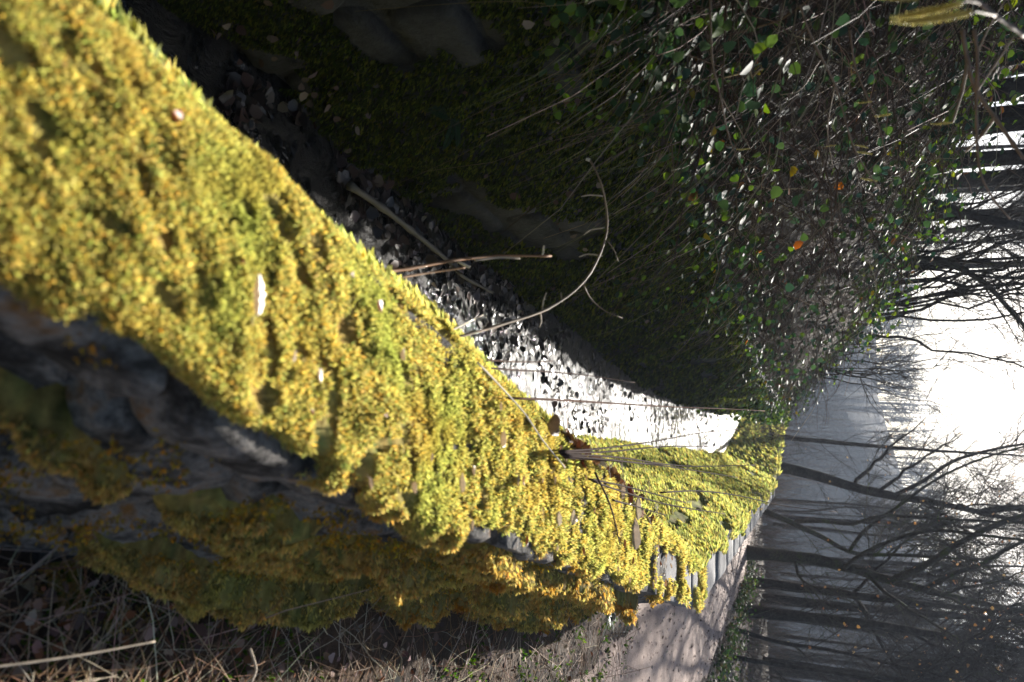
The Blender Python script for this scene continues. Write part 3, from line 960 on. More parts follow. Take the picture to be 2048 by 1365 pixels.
hazel('dark hazel branch slanting across the brown hillside leaves', [(1925, 60, 2.5), (1935, 120, 2.5), (1950, 175, 2.5), (1990, 235, 2.5), (2048, 318, 2.5)], .006, .0045,
      [(1905, 245, 2.45, .052)], 42, [[(1935, 130, 2.5), (1922, 190, 2.48), (1905, 245, 2.45)], [(1990, 235, 2.5), (1960, 275, 2.5), (1930, 305, 2.5)]])
hazel('longest hazel twig drooping beyond the catkin twigs to the tree trunks', [(1948, 60, 2.2), (1955, 110, 2.2), (1953, 230, 2.25), (1960, 340, 2.3), (1985, 395, 2.35), (2020, 438, 2.4)], .0045, .002, [], 43,
      [[(1953, 110, 2.2), (1975, 60, 2.2), (2010, 0, 2.2)], [(1955, 180, 2.2), (1990, 130, 2.2), (2030, 70, 2.2)]])
hazel('hazel twig with a loose row of small catkins over ivy', [(1700, 60, 2.9), (1710, 130, 2.9), (1735, 195, 2.9), (1760, 260, 2.95), (1775, 330, 3.0)], .004, .0018,
      [(1745, 203, 2.88, .048), (1782, 228, 2.9, .056), (1745, 308, 2.95, .055), (1737, 296, 2.92, .045)], 44, [[(1735, 195, 2.9), (1745, 203, 2.88)], [(1760, 260, 2.95), (1752, 290, 2.95)]])
hazel('hazel twig hanging lowest with catkins above the dark wall', [(1420, -20, 2.6), (1425, 120, 2.65), (1440, 190, 2.7), (1460, 280, 2.75), (1500, 365, 2.85)], .004, .0018,
      [(1500, 297, 2.75, .045), (1672, 290, 2.9, .035), (1755, 362, 2.9, .055)], 45, [[(1440, 190, 2.7), (1480, 260, 2.75), (1500, 297, 2.75)]])
hazel('hazel twig arching bare down the middle of the ivy', [(1600, 10, 2.7), (1625, 80, 2.7), (1670, 170, 2.75), (1710, 300, 2.8), (1760, 380, 2.9)], .0042, .0018, [], 46,
      [[(1640, 120, 2.72), (1600, 180, 2.72), (1560, 190, 2.72)], [(1670, 170, 2.75), (1655, 260, 2.76), (1665, 330, 2.78)]])

# ------------------------------------------------------------------ fallen leaves on the wall
def leaf_shape(L, Wd, curl, lobes, colr, seed):
    r = np.random.default_rng(seed)
    a = np.linspace(0, 1, 13)
    prof = np.sin(a ** .8 * math.pi) ** .75
    if lobes:
        prof = prof * (.72 + .32 * np.abs(np.sin(a * lobes * math.pi)))
    V = []
    for i, t in enumerate(a):
        for s in (-1, -.5, 0, .5, 1):
            w = s * prof[i] * Wd / 2
            V.append((w, t * L, curl * L * (abs(s) ** 2 * .35 * prof[i] + .6 * (t - .5) ** 2) + r.normal(0, .008) * L))
    n = len(V)
    V += [(x, y_, z - .0006) for x, y_, z in V]
    Fq = []
    for i in range(12):
        for j in range(4):
            q = i * 5 + j
            Fq.append([q, q + 1, q + 6, q + 5])
            Fq.append([n + q, n + q + 5, n + q + 6, n + q + 1])
    ring = [i * 5 for i in range(13)] + [60 + j for j in range(1, 5)] + [i * 5 + 4 for i in range(11, -1, -1)] + [3, 2, 1]
    for q0, q1 in zip(ring, ring[1:] + ring[:1]):
        Fq.append([q0, q1, n + q1, n + q0])
    P, Fs = tubes(np.array([[0, -.22 * L, .02 * L], [0, -.1 * L, 0], [0, .1 * L, .005], [0, .5 * L, .002], [0, .9 * L, .0]]), np.array([.012, .012, .012, .008, .004]) * L, 5)
    V = np.concatenate([np.array(V), P])
    col = np.clip(np.array(colr)[None] * (1 + r.normal(0, .1, (len(V), 1))), 0, 1)
    return make_mesh('leaf', V, [np.array(Fq), *[f + 2 * n for f in Fs]], MAT['leaf'], col, True)
def wall_leaf(px, py, L, Wd, rotz, tilt, curl, lobes, colr, label, seed, dz=.03, group=None):
    p = at_z(px, py, TOP_Z + dz + (.022 if dz >= .03 else .012))
    link('fallen_leaf', leaf_shape(L, Wd, curl, lobes, colr, seed), None, p, (Matrix.Rotation(-.42, 3, 'X') @ Matrix.Rotation(rotz, 3, 'Z') @ Matrix.Rotation(tilt * .3, 3, 'X')).to_euler(), label=label, category='leaf', group=group)
CREAM, TAN, RUST = (.54, .45, .34), (.48, .35, .24), (.24, .085, .03)
wall_leaf(505, 632, .058, .026, R(98), .35, .6, 5, CREAM, 'largest pale lobed leaf standing up from the moss', 1, .035)
wall_leaf(635, 738, .026, .020, R(-60), .1, .5, 0, CREAM, 'small round pale leaf below the lobed leaf', 2)
wall_leaf(583, 722, .022, .007, R(50), .2, .5, 0, CREAM, 'narrow pale leaf strip next to the round pale leaf', 3)
wall_leaf(752, 602, .032, .022, R(-40), .3, .8, 0, (.42, .27, .22), 'pinkish curled leaf on the inner wall edge above the water', 4, .015)
wall_leaf(342, 222, .024, .018, R(-30), .3, .8, 0, (.40, .16, .12), 'small reddish leaf on the inner wall edge nearest the camera', 5, .015)
wall_leaf(918, 985, .042, .013, R(85), .1, .9, 0, (.55, .47, .36), 'long narrow bleached leaf lying across the wall top', 6)
wall_leaf(1045, 966, .040, .028, R(10), .15, .5, 0, (.50, .36, .27), 'flat light brown leaf on moss past the bleached leaf', 7)
wall_leaf(1000, 895, .045, .022, R(70), .3, .9, 0, CREAM, 'curled cream leaf on the inner edge below the straw', 8)
wall_leaf(1113, 1052, .045, .013, R(70), .15, 1.0, 0, (.60, .54, .45), 'first of two white curled leaves on the coping joint', 9)
wall_leaf(1140, 1050, .055, .016, R(105), .15, .9, 0, (.60, .54, .45), 'second white curled leaf on the coping joint, toward the bend', 10)
wall_leaf(1092, 868, .085, .040, R(40), .7, 1.2, 0, (.22, .17, .12), 'brown curled leaf rearing up at the wall edge by the straw', 11, .03)
wall_leaf(1160, 925, .085, .060, R(0), .3, .9, 0, RUST, 'dark rusty leaf in the litter pocket under the dark stems', 12, .01)
wall_leaf(1150, 915, .06, .045, R(80), .4, .9, 3, (.20, .09, .05), 'lobed brown leaf against the rusty leaf in the pocket', 13, .02)
wall_leaf(1212, 975, .085, .05, R(-20), .4, .7, 0, (.42, .14, .05), 'bright orange brown leaf on the litter line of the slope', 14, .01)
wall_leaf(1250, 1010, .10, .05, R(60), .4, .9, 0, (.22, .10, .06), 'dark brown leaf farther along the litter line', 15, .01)
wall_leaf(1240, 998, .07, .02, R(80), .3, .8, 0, (.55, .48, .40), 'pale curled leaf strip beside the litter line browns', 16, .02)
wall_leaf(1270, 1040, .10, .022, R(75), .2, .8, 0, (.55, .50, .42), 'pale leaf strip across the coping before the bend', 17, .02)
wall_leaf(1262, 1100, .14, .03, R(85), .1, .8, 0, (.50, .44, .38), 'longest bleached leaf strip on the coping before the bend', 18, .02)
rl = np.random.default_rng(77)
for j in range(46):
    u, y = rl.uniform(.02, WTOP), rl.uniform(.75, 4.8)
    hh = float(moss_h(np.array([u]), np.array([y]))[0])
    p = wall_p(np.array([u]), np.array([y]))[0] + np.array([0, 0, max(hh, 0) + .012])
    L = rl.uniform(.012, .028) * (1 + .15 * y)
    link('fallen_leaf', leaf_shape(L, L * rl.uniform(.2, .6), .7, 0, [CREAM, TAN, (.5, .42, .33), (.30, .16, .08)][rl.integers(4)], 200 + j), None, p, (Matrix.Rotation(-.35 + rl.normal(0, .2), 3, 'X') @ Matrix.Rotation(rl.uniform(0, 6.28), 3, 'Z')).to_euler(),
         label='small dry leaf scrap caught in the moss of the wall top', category='leaf', group='dry leaf scraps on the wall moss')
# litter gathered in the pocket along the inner edge
n = 420
r5 = np.random.default_rng(15)
t = r5.uniform(0, 1, n)
y = 2.45 + 1.7 * t
u = -.01 - .07 * r5.uniform(0, 1, n) + r5.normal(0, .02, n)
p = wall_p(u, y) + wall_n(u, y) * r5.uniform(.02, .05, n)[:, None]
X, Y, Z = frames(wall_n(u, y) + r5.normal(0, .6, (n, 3)), None, r5)
a_ = scatter(LEAF_T, LEAF_F, p, X, Y, Z, r5.uniform(.02, .05, n), pick([(.16, .07, .03), (.10, .05, .03), (.40, .33, .26), (.24, .13, .07)], n, r5, .2))
P = arcs(p[:120], norm(r5.normal(size=(120, 3)) * np.array([1, 1, .4])), r5.uniform(.05, .2, 120), r5, 4, .2)
V, Fs = tubes(P, np.full((120, 4), .0013), 3, False)
V, Fs, C = merge([a_, (V, Fs, np.repeat(pick([(.5, .42, .32), (.12, .07, .05)], 120, r5, .2), 12, 0))])
link('wall_litter', make_mesh('wall_litter', V, Fs, MAT['dry'], C), kind='stuff', label='brown leaf litter gathered along the wall inner edge', category='litter')

# ------------------------------------------------------------------ litter, stalks and growth on the ground
r6 = np.random.default_rng(16)
def ground_z(x, y):
    return .0 * x
def right_pts(n, r, y0, y1, d0, d1):
    y = 1 / (1 / (y0 + 1) + (1 / (y1 + 1) - 1 / (y0 + 1)) * r.uniform(0, 1, n)) - 1
    return np.stack([x_foot(y) + r.uniform(d0, d1, n), y, r.uniform(.0, .05, n)], -1), y
parts = []
p, y = right_pts(5200, r6, .2, 9, -.02, 1.5)
dens = r6.uniform(size=len(p)) < np.clip(1.25 - (p[:, 0] - x_foot(y)) / np.interp(y, [0, 4, 7], [2.2, 1.0, .5]), .04, 1)
p, y = p[dens], y[dens]
X, Y, Z = frames(np.array([0, 0, 1.]) + r6.normal(0, .45, (len(p), 3)), None, r6)
parts.append(scatter(LEAF_T, LEAF_F, p + np.array([0, 0, .02]), X, Y, Z, r6.uniform(.012, .040, len(p)), pick([(.13, .085, .06), (.20, .14, .11), (.30, .22, .17), (.16, .065, .03), (.08, .055, .045)], len(p), r6, .2)))
n = 9000
y = r6.uniform(3, 26, n) ** 1.0
x = x_foot(y) + r6.uniform(.1, 4.6, n) ** 1.0
p = np.stack([x, y, .055 + 0 * y], -1)
X, Y, Z = frames(np.array([0, 0, 1.]) + r6.normal(0, .35, (n, 3)), None, r6)
parts.append(scatter(LEAF_T, LEAF_F, p, X, Y, Z, r6.uniform(.012, .035, n) * (1 + .03 * y), pick([(.16, .11, .085), (.30, .24, .21), (.10, .06, .045), (.36, .29, .25)], n, r6, .2)))
V, Fs, C = merge(parts)
link('leaf_litter', make_mesh('leaf_litter', V, Fs, MAT['dry'], C), kind='stuff', label='brown dead leaves strewn beside the wall and path', category='leaves')

parts = []
for n, Lm, rad in ((2000, .26, .0010), (520, .45, .0014), (1700, .12, .0009)):
    p, y = right_pts(n, r6, .1, 6.5, -.03, 1.0)
    d_ = norm(r6.normal(0, 1, (n, 3)) * np.array([1, 1, .25]) + np.array([.1, .2, .22]))
    P = arcs(p + np.array([0, 0, .03]), d_, r6.uniform(.5, 1.4, n) * Lm, r6, 5, r6.uniform(.0, .25, (n, 1, 1)), .05)
    P[..., 2] = np.maximum(P[..., 2], .012)
    V, Fs = tubes(P, (rad * (1 + .15 * y))[:, None] * np.linspace(1, .6, 5)[None], 3, False)
    parts.append((V, Fs, np.repeat(pick([(.40, .31, .21), (.30, .19, .115), (.20, .11, .06), (.48, .40, .30)], n, r6, .18), 15, 0)))
V, Fs, C = merge(parts)
link('dry_grass', make_mesh('dry_grass', V, Fs, MAT['dry'], C), kind='stuff', label='crossing dry stalks lying along the outer wall foot', category='grass')
stalk('straw', 'thick bleached straw lying on dark moss at the wall foot', 'straw', [(-20, 1335, 1.66), (60, 1325, 1.68), (180, 1307, 1.72), (310, 1283, 1.78)], .0024, .0020, (.46, .38, .29), (), None, 'dry', 61)
stalk('straw', 'short pale bent straw among stalks at the wall foot', 'straw', [(500, 1297, 2.0), (508, 1320, 2.0), (512, 1340, 2.0), (503, 1365, 2.0)], .003, .0026, (.52, .43, .33), (), None, 'dry', 62)

n = 9000
p, y = right_pts(n, r6, .1, 7, -.05, 1.2)
cv = fbm(p * np.array([4, 4, 0]), 3, 103)
ok = cv > .48
p, y = p[ok], y[ok]
p[:, 2] = .02
V, Fs, C = merge([tuft(p, np.tile([0, 0, 1.], (len(p), 1)), .012 + .004 * y, pick([(.06, .115, .016), (.09, .14, .02), (.045, .085, .015)], len(p), r6, .2), 4, r6, 1.1)])
link('ground_moss', make_mesh('ground_moss', V, Fs, MAT['moss'], C), kind='stuff', label='dark green moss patches on the ground below the wall', category='moss')

# sunken leaves and scum in the ditch
n = 8500
y = 1 / (1 / 1.0 + (1 / 26 - 1 / 1.0) * r6.uniform(0, 1, n))
f = r6.uniform(0, 1, n) ** 1.35
x = X_LEFT(y) + .02 + (x_base(y) - X_LEFT(y) + .1) * f
p = np.stack([x, y, WATER_Z + r6.uniform(-.004, .018, n)], -1)
cl = fbm(p * np.array([2.4, 1.4, 0]), 3, 107)
ok = cl + .24 * (.7 - f) * (y < 6) > .60 - .03 * (y > 6)
p, y = p[ok], y[ok]
X, Y, Z = frames(np.array([0, 0, 1.]) + r6.normal(0, .30, (len(p), 3)), None, r6)
V, Fs, C = scatter(LEAF_T, LEAF_F, p, X, Y, Z, r6.uniform(.03, .075, len(p)) * (1 + .03 * y), pick([(.030, .022, .018), (.05, .035, .028), (.02, .016, .014), (.09, .06, .045)], len(p), r6, .2))
link('sunken_leaves', make_mesh('sunken_leaves', V, Fs, MAT['wet'], C), kind='stuff', label='black wet leaves lying in the ditch water', category='leaves')

# small spruce-like seedling at the wall foot, fern on the dark wall
def frond_plant(name, label, cat, base, nf, L, colr, seed, lift, leaflet=.25):
    r = np.random.default_rng(seed)
    o = empty(name, base, label, cat)
    for j in range(nf):
        az = j * 2.4 + r.normal(0, .2)
        d_ = np.array([math.cos(az), math.sin(az), lift + r.normal(0, .2)])
        d_ /= np.linalg.norm(d_)
        P = arcs(np.zeros((1, 3)), d_[None], np.array([L * r.uniform(.7, 1.1)]), r, 14, .35, .02)[0]
        V, Fs = tubes(P, np.linspace(.003, .001, 14) * L * 4, 4)
        t = norm(np.gradient(P, axis=0))
        side = norm(np.cross(t, np.array([0, 0, 1.])))
        pp, dd, ss = [], [], []
        for q in np.linspace(1, 13, 26):
            i = min(int(q), 13)
            for s in (-1, 1):
                pp.append(P[i] + (P[min(i + 1, 13)] - P[i]) * (q - i)); dd.append(side[i] * s + t[i] * .7); ss.append(L * leaflet * math.sin((q / 14) ** .7 * math.pi) + .003)
        dd = norm(np.array(dd))
        X = norm(np.cross(dd, np.array([0, 0, 1.])))
        V2, F2, C2 = scatter(KITE_T, KITE_F, np.array(pp), X, dd, np.cross(X, dd), np.array(ss), pick([colr], len(pp), r, .15))
        V, Fs, C = merge([(V, Fs, np.array(colr) * .7), (V2, F2, C2)])
        link('frond', make_mesh('frond', V, Fs, MAT['leaf'], C), o)
    return o
sp = wall_p(np.array([WTOP + .30]), np.array([4.05]))[0]
frond_plant('seedling', 'small grey green feathery seedling growing at the outer wall foot', 'plant', sp + np.array([.06, 0, .02]), 11, .17, (.13, .16, .11), 5, .55, .14)
fp = left_p(np.array([.50]), np.array([2.95]))[0]
frond_plant('fern', 'small dark fern hanging on the shaded retaining wall', 'fern', fp + np.array([.08, 0, 0]), 7, .16, (.045, .085, .035), 6, .1, .24)

# ------------------------------------------------------------------ trees
def twig_cloud(parents, radii, n1, n2, L1, L2, r, upward=.5, r1=.016, r2=.0055, tmin=.3):
    """secondary branches off the parent lines and twigs off those"""
    idx = r.integers(0, len(parents), n1)
    st, dr = np.zeros((n1, 3)), np.zeros((n1, 3))
    for i in range(n1):
        P = parents[idx[i]]
        q = r.uniform(tmin if idx[i] == 0 else .15, .99) * (len(P) - 1)
        a = int(q)
        st[i] = P[a] + (P[min(a + 1, len(P) - 1)] - P[a]) * (q - a)
        dr[i] = P[min(a + 1, len(P) - 1)] - P[max(a - 1, 0)]
    dr = norm(dr)
    side = r.normal(0, 1, (n1, 3)) * np.array([1, 1, .35])
    d1 = norm(dr * .7 + norm(side) * 1.0 + np.array([0, 0, upward]) * .5)
    LL = r.uniform(.4, 1.2, n1) * L1
    P1 = arcs(st, d1, LL, r, 6, r.uniform(-.35, .15, (n1, 1, 1)), .09)
    V1, F1 = tubes(P1, r1 * (LL / L1)[:, None] * np.linspace(1, .3, 6)[None], 4, False)
    i2 = r.integers(0, n1, n2)
    q = r.uniform(.8, 4.95, n2)
    a = q.astype(int)
    s2 = P1[i2, a] + (P1[i2, np.minimum(a + 1, 5)] - P1[i2, a]) * (q - a)[:, None]
    d2 = norm(norm(P1[i2, np.minimum(a + 1, 5)] - P1[i2, np.maximum(a - 1, 0)]) * .9 + r.normal(0, .6, (n2, 3)) + np.array([0, 0, .15]))
    P2 = arcs(s2, d2, r.uniform(.4, 1.2, n2) * L2, r, 4, r.uniform(-.3, .2, (n2, 1, 1)), .1)
    V2, F2 = tubes(P2, r2 * np.linspace(1, .4, 4)[None] * np.ones((n2, 1)), 3, False)
    return [(V1, F1, None), (V2, F2, None)], P2

def extend(P, top, r):
    """carry a trunk line on above what the photo shows, up to height top"""
    P = [np.array(q, float) for q in P]
    while P[-1][2] < top:
        d_ = P[-1] - P[-2]
        d_ = d_ / np.linalg.norm(d_)
        d_ = norm(d_ + np.array([0, 0, .25]) + r.normal(0, .06, 3))
        P.append(P[-1] + d_ * 1.2)
    return np.array(P)

def tree(name, label, px, Y, w0, top, seed, group=None, limbs=(), n1=46, n2=420, mat='bark', L1=1.9, leaves=0, w1=None, ground=0.0, autolimb=4, r2=.006):
    r = np.random.default_rng(seed)
    P = [at_y(x, y, Y + (0.15 * i if i else 0) + r.normal(0, .05)) for i, (x, y) in enumerate(px)]
    root = P[0].copy()
    root[2] = min(ground, root[2])
    d0 = P[1] - P[0]
    P = [np.array([root[0] - d0[0] * .2, root[1], root[2] - .15])] + P
    P = extend(P, top, r)
    S = smooth_line(P, 30)
    rb = w0 / 2 / F_PX * Y * .84
    hgt = (S[:, 2] - S[0, 2]) / (S[-1, 2] - S[0, 2])
    rad = rb * (1 - .82 * hgt ** .9) * (1 + .5 * np.exp(-hgt * 40))
    o = empty(name, root, label, 'tree', group)
    V, Fs = tubes(S - root, rad, 10)
    V = V + (np.stack([fbm(V * 3, 2, seed), fbm(V * 3 + 9, 2, seed), V[:, 0] * 0 + .5], -1) - .5) * rb * .35
    link('trunk', make_mesh('trunk', V, Fs, MAT[mat], None, True), o)
    lines = [S - root]
    for j, (lp, lw, ext) in enumerate(limbs):
        LP = np.array([at_y(x, y, Y + .1 - .25 * i) for i, (x, y) in enumerate(lp)])
        if ext:
            e = LP[-1] - LP[-2]
            LP = np.vstack([LP, LP[-1] + e * .8 + np.array([0, 0, .3]), LP[-1] + e * 1.5 + np.array([0, 0, 1.0])])
        LS = smooth_line(LP - root, 16)
        rl_ = lw / 2 / F_PX * Y
        V, Fs = tubes(LS, rl_ * np.linspace(1, .35, 16), 7)
        link('limb', make_mesh('limb', V, Fs, MAT[mat], None, True), o)
        lines.append(LS)
    for j in range(autolimb):
        f = r.uniform(.35, .85)
        i = int(f * 29)
        az = r.uniform(0, 6.28)
        d_ = norm(np.array([math.cos(az), math.sin(az), r.uniform(.5, 1.2)]))
        L = r.uniform(1.6, 3.2) * (1.2 - f)
        LS = arcs((S[i] - root)[None], d_[None], np.array([L * 1.4]), r, 12, -.15, .05)[0]
        V, Fs = tubes(LS, rad[i] * .5 * np.linspace(1, .25, 12), 6)
        link('limb', make_mesh('limb', V, Fs, MAT[mat], None, True), o)
        lines.append(LS)
    parts, P2 = twig_cloud(lines, None, int(n1 * 2.2), int(n2 * 2.7), L1, .75, r, .5, .014, r2, .12)
    V, Fs, C = merge(parts)
    link('crown', make_mesh('crown', V, Fs, MAT[mat]), o, kind='stuff')
    if leaves:
        q = P2[r.integers(0, len(P2), leaves), r.integers(2, 4, leaves)]
        X, Y_, Z = frames(r.normal(size=(leaves, 3)), None, r)
        V, Fs, C = scatter(LEAF_T, LEAF_F, q, X, Y_, Z, r.uniform(.05, .09, leaves), pick([(.34, .17, .06), (.26, .12, .05), (.40, .24, .11)], leaves, r, .15))
        link('dry_leaves', make_mesh('dry_leaves', V, Fs, MAT['leaf'], C), o, kind='stuff')
    return o

GR = 'bare trees beyond the end of the path'
tree('bare_tree', 'slimmest straight bare tree rising where ivy meets the far wall', [(1540, 872), (1640, 882), (1760, 893), (1900, 903), (2048, 912)], 27, 13, 9, 1, GR, (), 30, 260, 'bark', 1.4, 40, autolimb=2)
tree('bare_tree', 'tall bare tree leaning over the far wall corner with forked top', [(1535, 930), (1620, 948), (1750, 985), (1860, 1003), (1960, 1025)], 24, 29, 7.6, 2, GR,
     [([(1960, 1025), (2000, 1018), (2048, 1015)], 13, 1), ([(1790, 990), (1850, 960), (1900, 925), (1960, 905)], 8, 1)], 50, 520, 'bark', 1.8, 60)
tree('bare_tree', 'small crooked bare tree left of the mossy trunk beyond the path', [(1515, 1018), (1560, 1035), (1640, 1072), (1710, 1106), (1800, 1110)], 22, 15, 6, 3, GR,
     [([(1590, 1043), (1660, 1043), (1700, 1050), (1760, 1032), (1850, 1036)], 8, 1), ([(1700, 1100), (1730, 1060), (1800, 1010), (1870, 960)], 7, 1)], 36, 380, 'bark_moss', 1.5, 30)
tree('bare_tree', 'mossy bare tree with a long limb reaching over the path end', [(1505, 1106), (1600, 1115), (1680, 1130), (1760, 1155), (1850, 1180), (1980, 1210)], 21, 30, 7.6, 4, GR,
     [([(1780, 1162), (1850, 1130), (1920, 1085), (2000, 1045), (2048, 1030)], 13, 1), ([(1690, 1135), (1720, 1110), (1800, 1075), (1880, 1060), (1960, 1070)], 8, 1),
      ([(1590, 1120), (1600, 1155), (1640, 1180)], 6, 0), ([(1850, 1180), (1900, 1150), (1960, 1130), (2030, 1090)], 9, 1)], 60, 700, 'bark_moss', 2.0, 110)
tree('bare_tree', 'dark bare trunk just past the mossy tree, toward the path', [(1500, 1163), (1620, 1178), (1760, 1197), (1900, 1213), (2048, 1228)], 23, 25, 8, 5, GR, (), 50, 520, 'bark', 1.9, 90)
tree('bare_tree', 'dark bare trunk at the greenery where the path edge ends', [(1490, 1222), (1600, 1232), (1750, 1250), (1900, 1274), (2048, 1302)], 20, 28, 7.5, 6, GR, (), 46, 420, 'bark', 2.0, 120)
tree('bare_tree', 'thin leaning bare tree over the green path verge', [(1480, 1262), (1560, 1285), (1660, 1300), (1790, 1330), (1950, 1365)], 18, 11, 6, 7, GR, (), 36, 380, 'bark', 1.6, 60)
tree('bare_tree', 'thin bare tree at the outermost edge of the path verge', [(1470, 1315), (1560, 1330), (1700, 1352), (1850, 1380)], 17, 12, 6, 8, GR, (), 36, 360, 'bark', 1.6, 60)

# wood behind: prototypes copied
def proto(seed, H, rad, n1, n2, lean):
    r = np.random.default_rng(seed)
    P = [np.zeros(3), np.array([lean * .1, 0, H * .25]), np.array([lean * .4 + r.normal(0, .1), r.normal(0, .2), H * .55]), np.array([lean + r.normal(0, .2), r.normal(0, .3), H])]
    S = smooth_line(P, 16)
    V, Fs = tubes(S, rad * np.linspace(1.1, .2, 16), 7)
    tm = make_mesh('trunk', V, Fs, MAT['bark'], None, True)
    lines, lm = [S], []
    for j in range(3):
        i = r.integers(6, 13)
        az = r.uniform(0, 6.28)
        LS = arcs(S[i][None], norm(np.array([math.cos(az), math.sin(az), 1.0]))[None], np.array([H * .28]), r, 9, -.15, .05)[0]
        V, Fs = tubes(LS, rad * .42 * np.linspace(1, .25, 9), 5)
        lm.append(make_mesh('limb', V, Fs, MAT['bark'], None, True))
        lines.append(LS)
    parts, _ = twig_cloud(lines, None, n1, n2, H * .17, .9, r, .5, .018, .008)
    V, Fs, C = merge(parts)
    return tm, lm, make_mesh('crown', V, Fs, MAT['bark'])
PRO = [proto(501, 9.5, .12, 70, 800, .5), proto(502, 11, .15, 75, 850, -.6), proto(503, 8, .08, 60, 700, 1.0), proto(504, 10, .10, 66, 760, -.2)]
def plant(kind, loc, rz, sc, label, group, name='bare_tree'):
    tm, lm, cm = PRO[kind]
    o = empty(name, loc, label, 'tree', group, (0, 0, rz))
    o.scale = (sc, sc, sc)
    link('trunk', tm, o)
    for q in lm:
        link('limb', q, o)
    c = link('crown', cm, o)
    c['kind'] = 'stuff'
rt = np.random.default_rng(900)
for j in range(52):
    y = rt.uniform(26, 62)
    b_ = rt.uniform(.28, .56)
    x = b_ * y / 1.05
    if j < 7:
        x, y = rt.uniform(.205, .29) * y / 1.05 + .5, y + 8
    plant(rt.integers(4), (x, y, -.05), rt.uniform(0, 6.28), rt.uniform(.75, 1.15), 'bare woodland tree standing behind the path-side trunks', 'woodland trees behind the path')
n_l = 0
for j in range(900):
    y = rt.uniform(9, 40)
    b_ = rt.uniform(-.50, -.10)
    x = b_ * y / 1.12
    dd = float(X_LEFT(y)) - x
    if dd < 2.3 or n_l >= 64:
        continue
    # leave the bright gaps in the wood open
    z = float(bank_z(np.array(dd), y))
    plant(rt.integers(4), (x, y, z - .1), rt.uniform(0, 6.28), rt.uniform(.55, 1.0), 'slender bare tree among the thin trunks above the ivy bank', 'thin trees on the hillside above the ivy')
    n_l += 1
GL = 'marked trees above the ivy bank'
def btree(label, px, Y, w, top, seed, mat='bark', **k):
    b = at_y(px[0][0], px[0][1], Y)
    tree('bare_tree', label, px, Y, w, top, seed, GL, (), k.get('n1', 30), k.get('n2', 260), mat, 1.4, 0, ground=float(b[2]) - .3, autolimb=k.get('al', 2))
btree('thickest dark trunk slanting above the crest of ivy', [(1870, 408), (1920, 425), (1980, 440), (2048, 452)], 11, 24, 8, 21)
btree('diagonal mossy trunk leaning across the bright sky gap', [(1880, 520), (1930, 540), (1985, 580), (2048, 650)], 12, 17, 5.2, 22, 'bark_moss', n1=8, n2=60, al=0)

# many-stemmed hazel on the crest
def stool(label, base_px, Y, n, spread, lean, seed, H, rad):
    r = np.random.default_rng(seed)
    b = at_y(base_px[0], base_px[1], Y)
    dd = float(X_LEFT(b[1]) - b[0])
    b[2] = float(bank_z(np.array(max(dd, 0.)), b[1])) - .05
    o = empty('hazel_shrub', b, label, 'shrub', 'many stemmed hazels on the bank')
    lines = []
    for j in range(n):
        d_ = norm(np.array([lean + r.normal(0, spread), r.normal(0, .2), 1.0]))
        LS = arcs(r.normal(0, .16, (1, 3)) * np.array([1, 1, 0]), d_[None], np.array([H * r.uniform(.6, 1.1)]), r, 14, r.uniform(-.05, .2), .035)[0]
        V, Fs = tubes(LS, rad * r.uniform(.6, 1.2) * np.linspace(1, .25, 14), 6)
        link('stem', make_mesh('stem', V, Fs, MAT['bark'], None, True), o)
        lines.append(LS)
    parts, _ = twig_cloud(lines, None, n * 6, n * 46, 1.1, .6, r, .5, .009, .005, .2)
    V, Fs, C = merge(parts)
    link('crown', make_mesh('crown', V, Fs, MAT['bark']), o, kind='stuff')
stool('largest many stemmed hazel fanning out from the ivy crest', (1735, 640), 13, 16, .22, -.22, 31, 5.5, .030)
stool('many stemmed hazel leaning left behind the crest ivy', (1790, 540), 12, 12, .2, -.2, 32, 5.0, .028)
stool('smaller hazel of thin stems nearest the far wall', (1660, 730), 17, 10, .25, .05, 33, 4.0, .022)

# low brushwood and verge greenery beyond the path
r7 = np.random.default_rng(17)
n = 2600
y = r7.uniform(19, 36, n)
x = r7.uniform(.10, .50, n) * y
keepb = (x > np.interp(y, [6, 21, 32, 40], [4.6, 6.1, 5.4, 4.4])) | (y > 25)
x, y = x[keepb], y[keepb]
n = len(x)
p = np.stack([x, y, 0 * x], -1)
P = arcs(p, norm(np.array([0, 0, 1.]) + r7.normal(0, .35, (n, 3))), r7.uniform(.3, 1.7, n), r7, 6, r7.uniform(0, .35, (n, 1, 1)), .07)
nw = 700
yw = r7.uniform(24, 44, nw)
pw = np.stack([r7.uniform(.03, .45, nw) * yw, yw, -np.clip(yw - 30, 0, 60) * .1], -1)
Pw = arcs(pw, norm(np.array([0, 0, 1.]) + r7.normal(0, .22, (nw, 3))), r7.uniform(1.2, 4.5, nw), r7, 6, r7.uniform(-.1, .2, (nw, 1, 1)), .06)
P = np.concatenate([P, Pw])
n = n + nw
V, Fs = tubes(P, .007 * np.linspace(1, .4, 6)[None] * r7.uniform(.6, 1.3, (n, 1)), 3, False)
link('brushwood', make_mesh('brushwood', V, Fs, MAT['twig'], np.repeat(pick([(.06, .045, .036), (.09, .066, .05), (.045, .032, .026)], n, r7, .2), 18, 0)), kind='stuff', label='thin brown brushwood under the trees beyond the path', category='brushwood')
n = 5200
t = r7.uniform(0, 1, n)
y = 6 + 16 * t
x = np.interp(y, [6, 13.6, 21, 32], [4.6, 5.75, 6.2, 5.2]) + r7.exponential(.5, n) - .1
p = np.stack([x, y, .03 + r7.exponential(.09, n)], -1)
cl = fbm(p * np.array([1.4, 1.4, 0]), 3, 111)
ok = cl > .46
p = p[ok]
X, Y, Z = frames(np.array([0, -.2, 1.]) + r7.normal(0, .5, (len(p), 3)), None, r7)
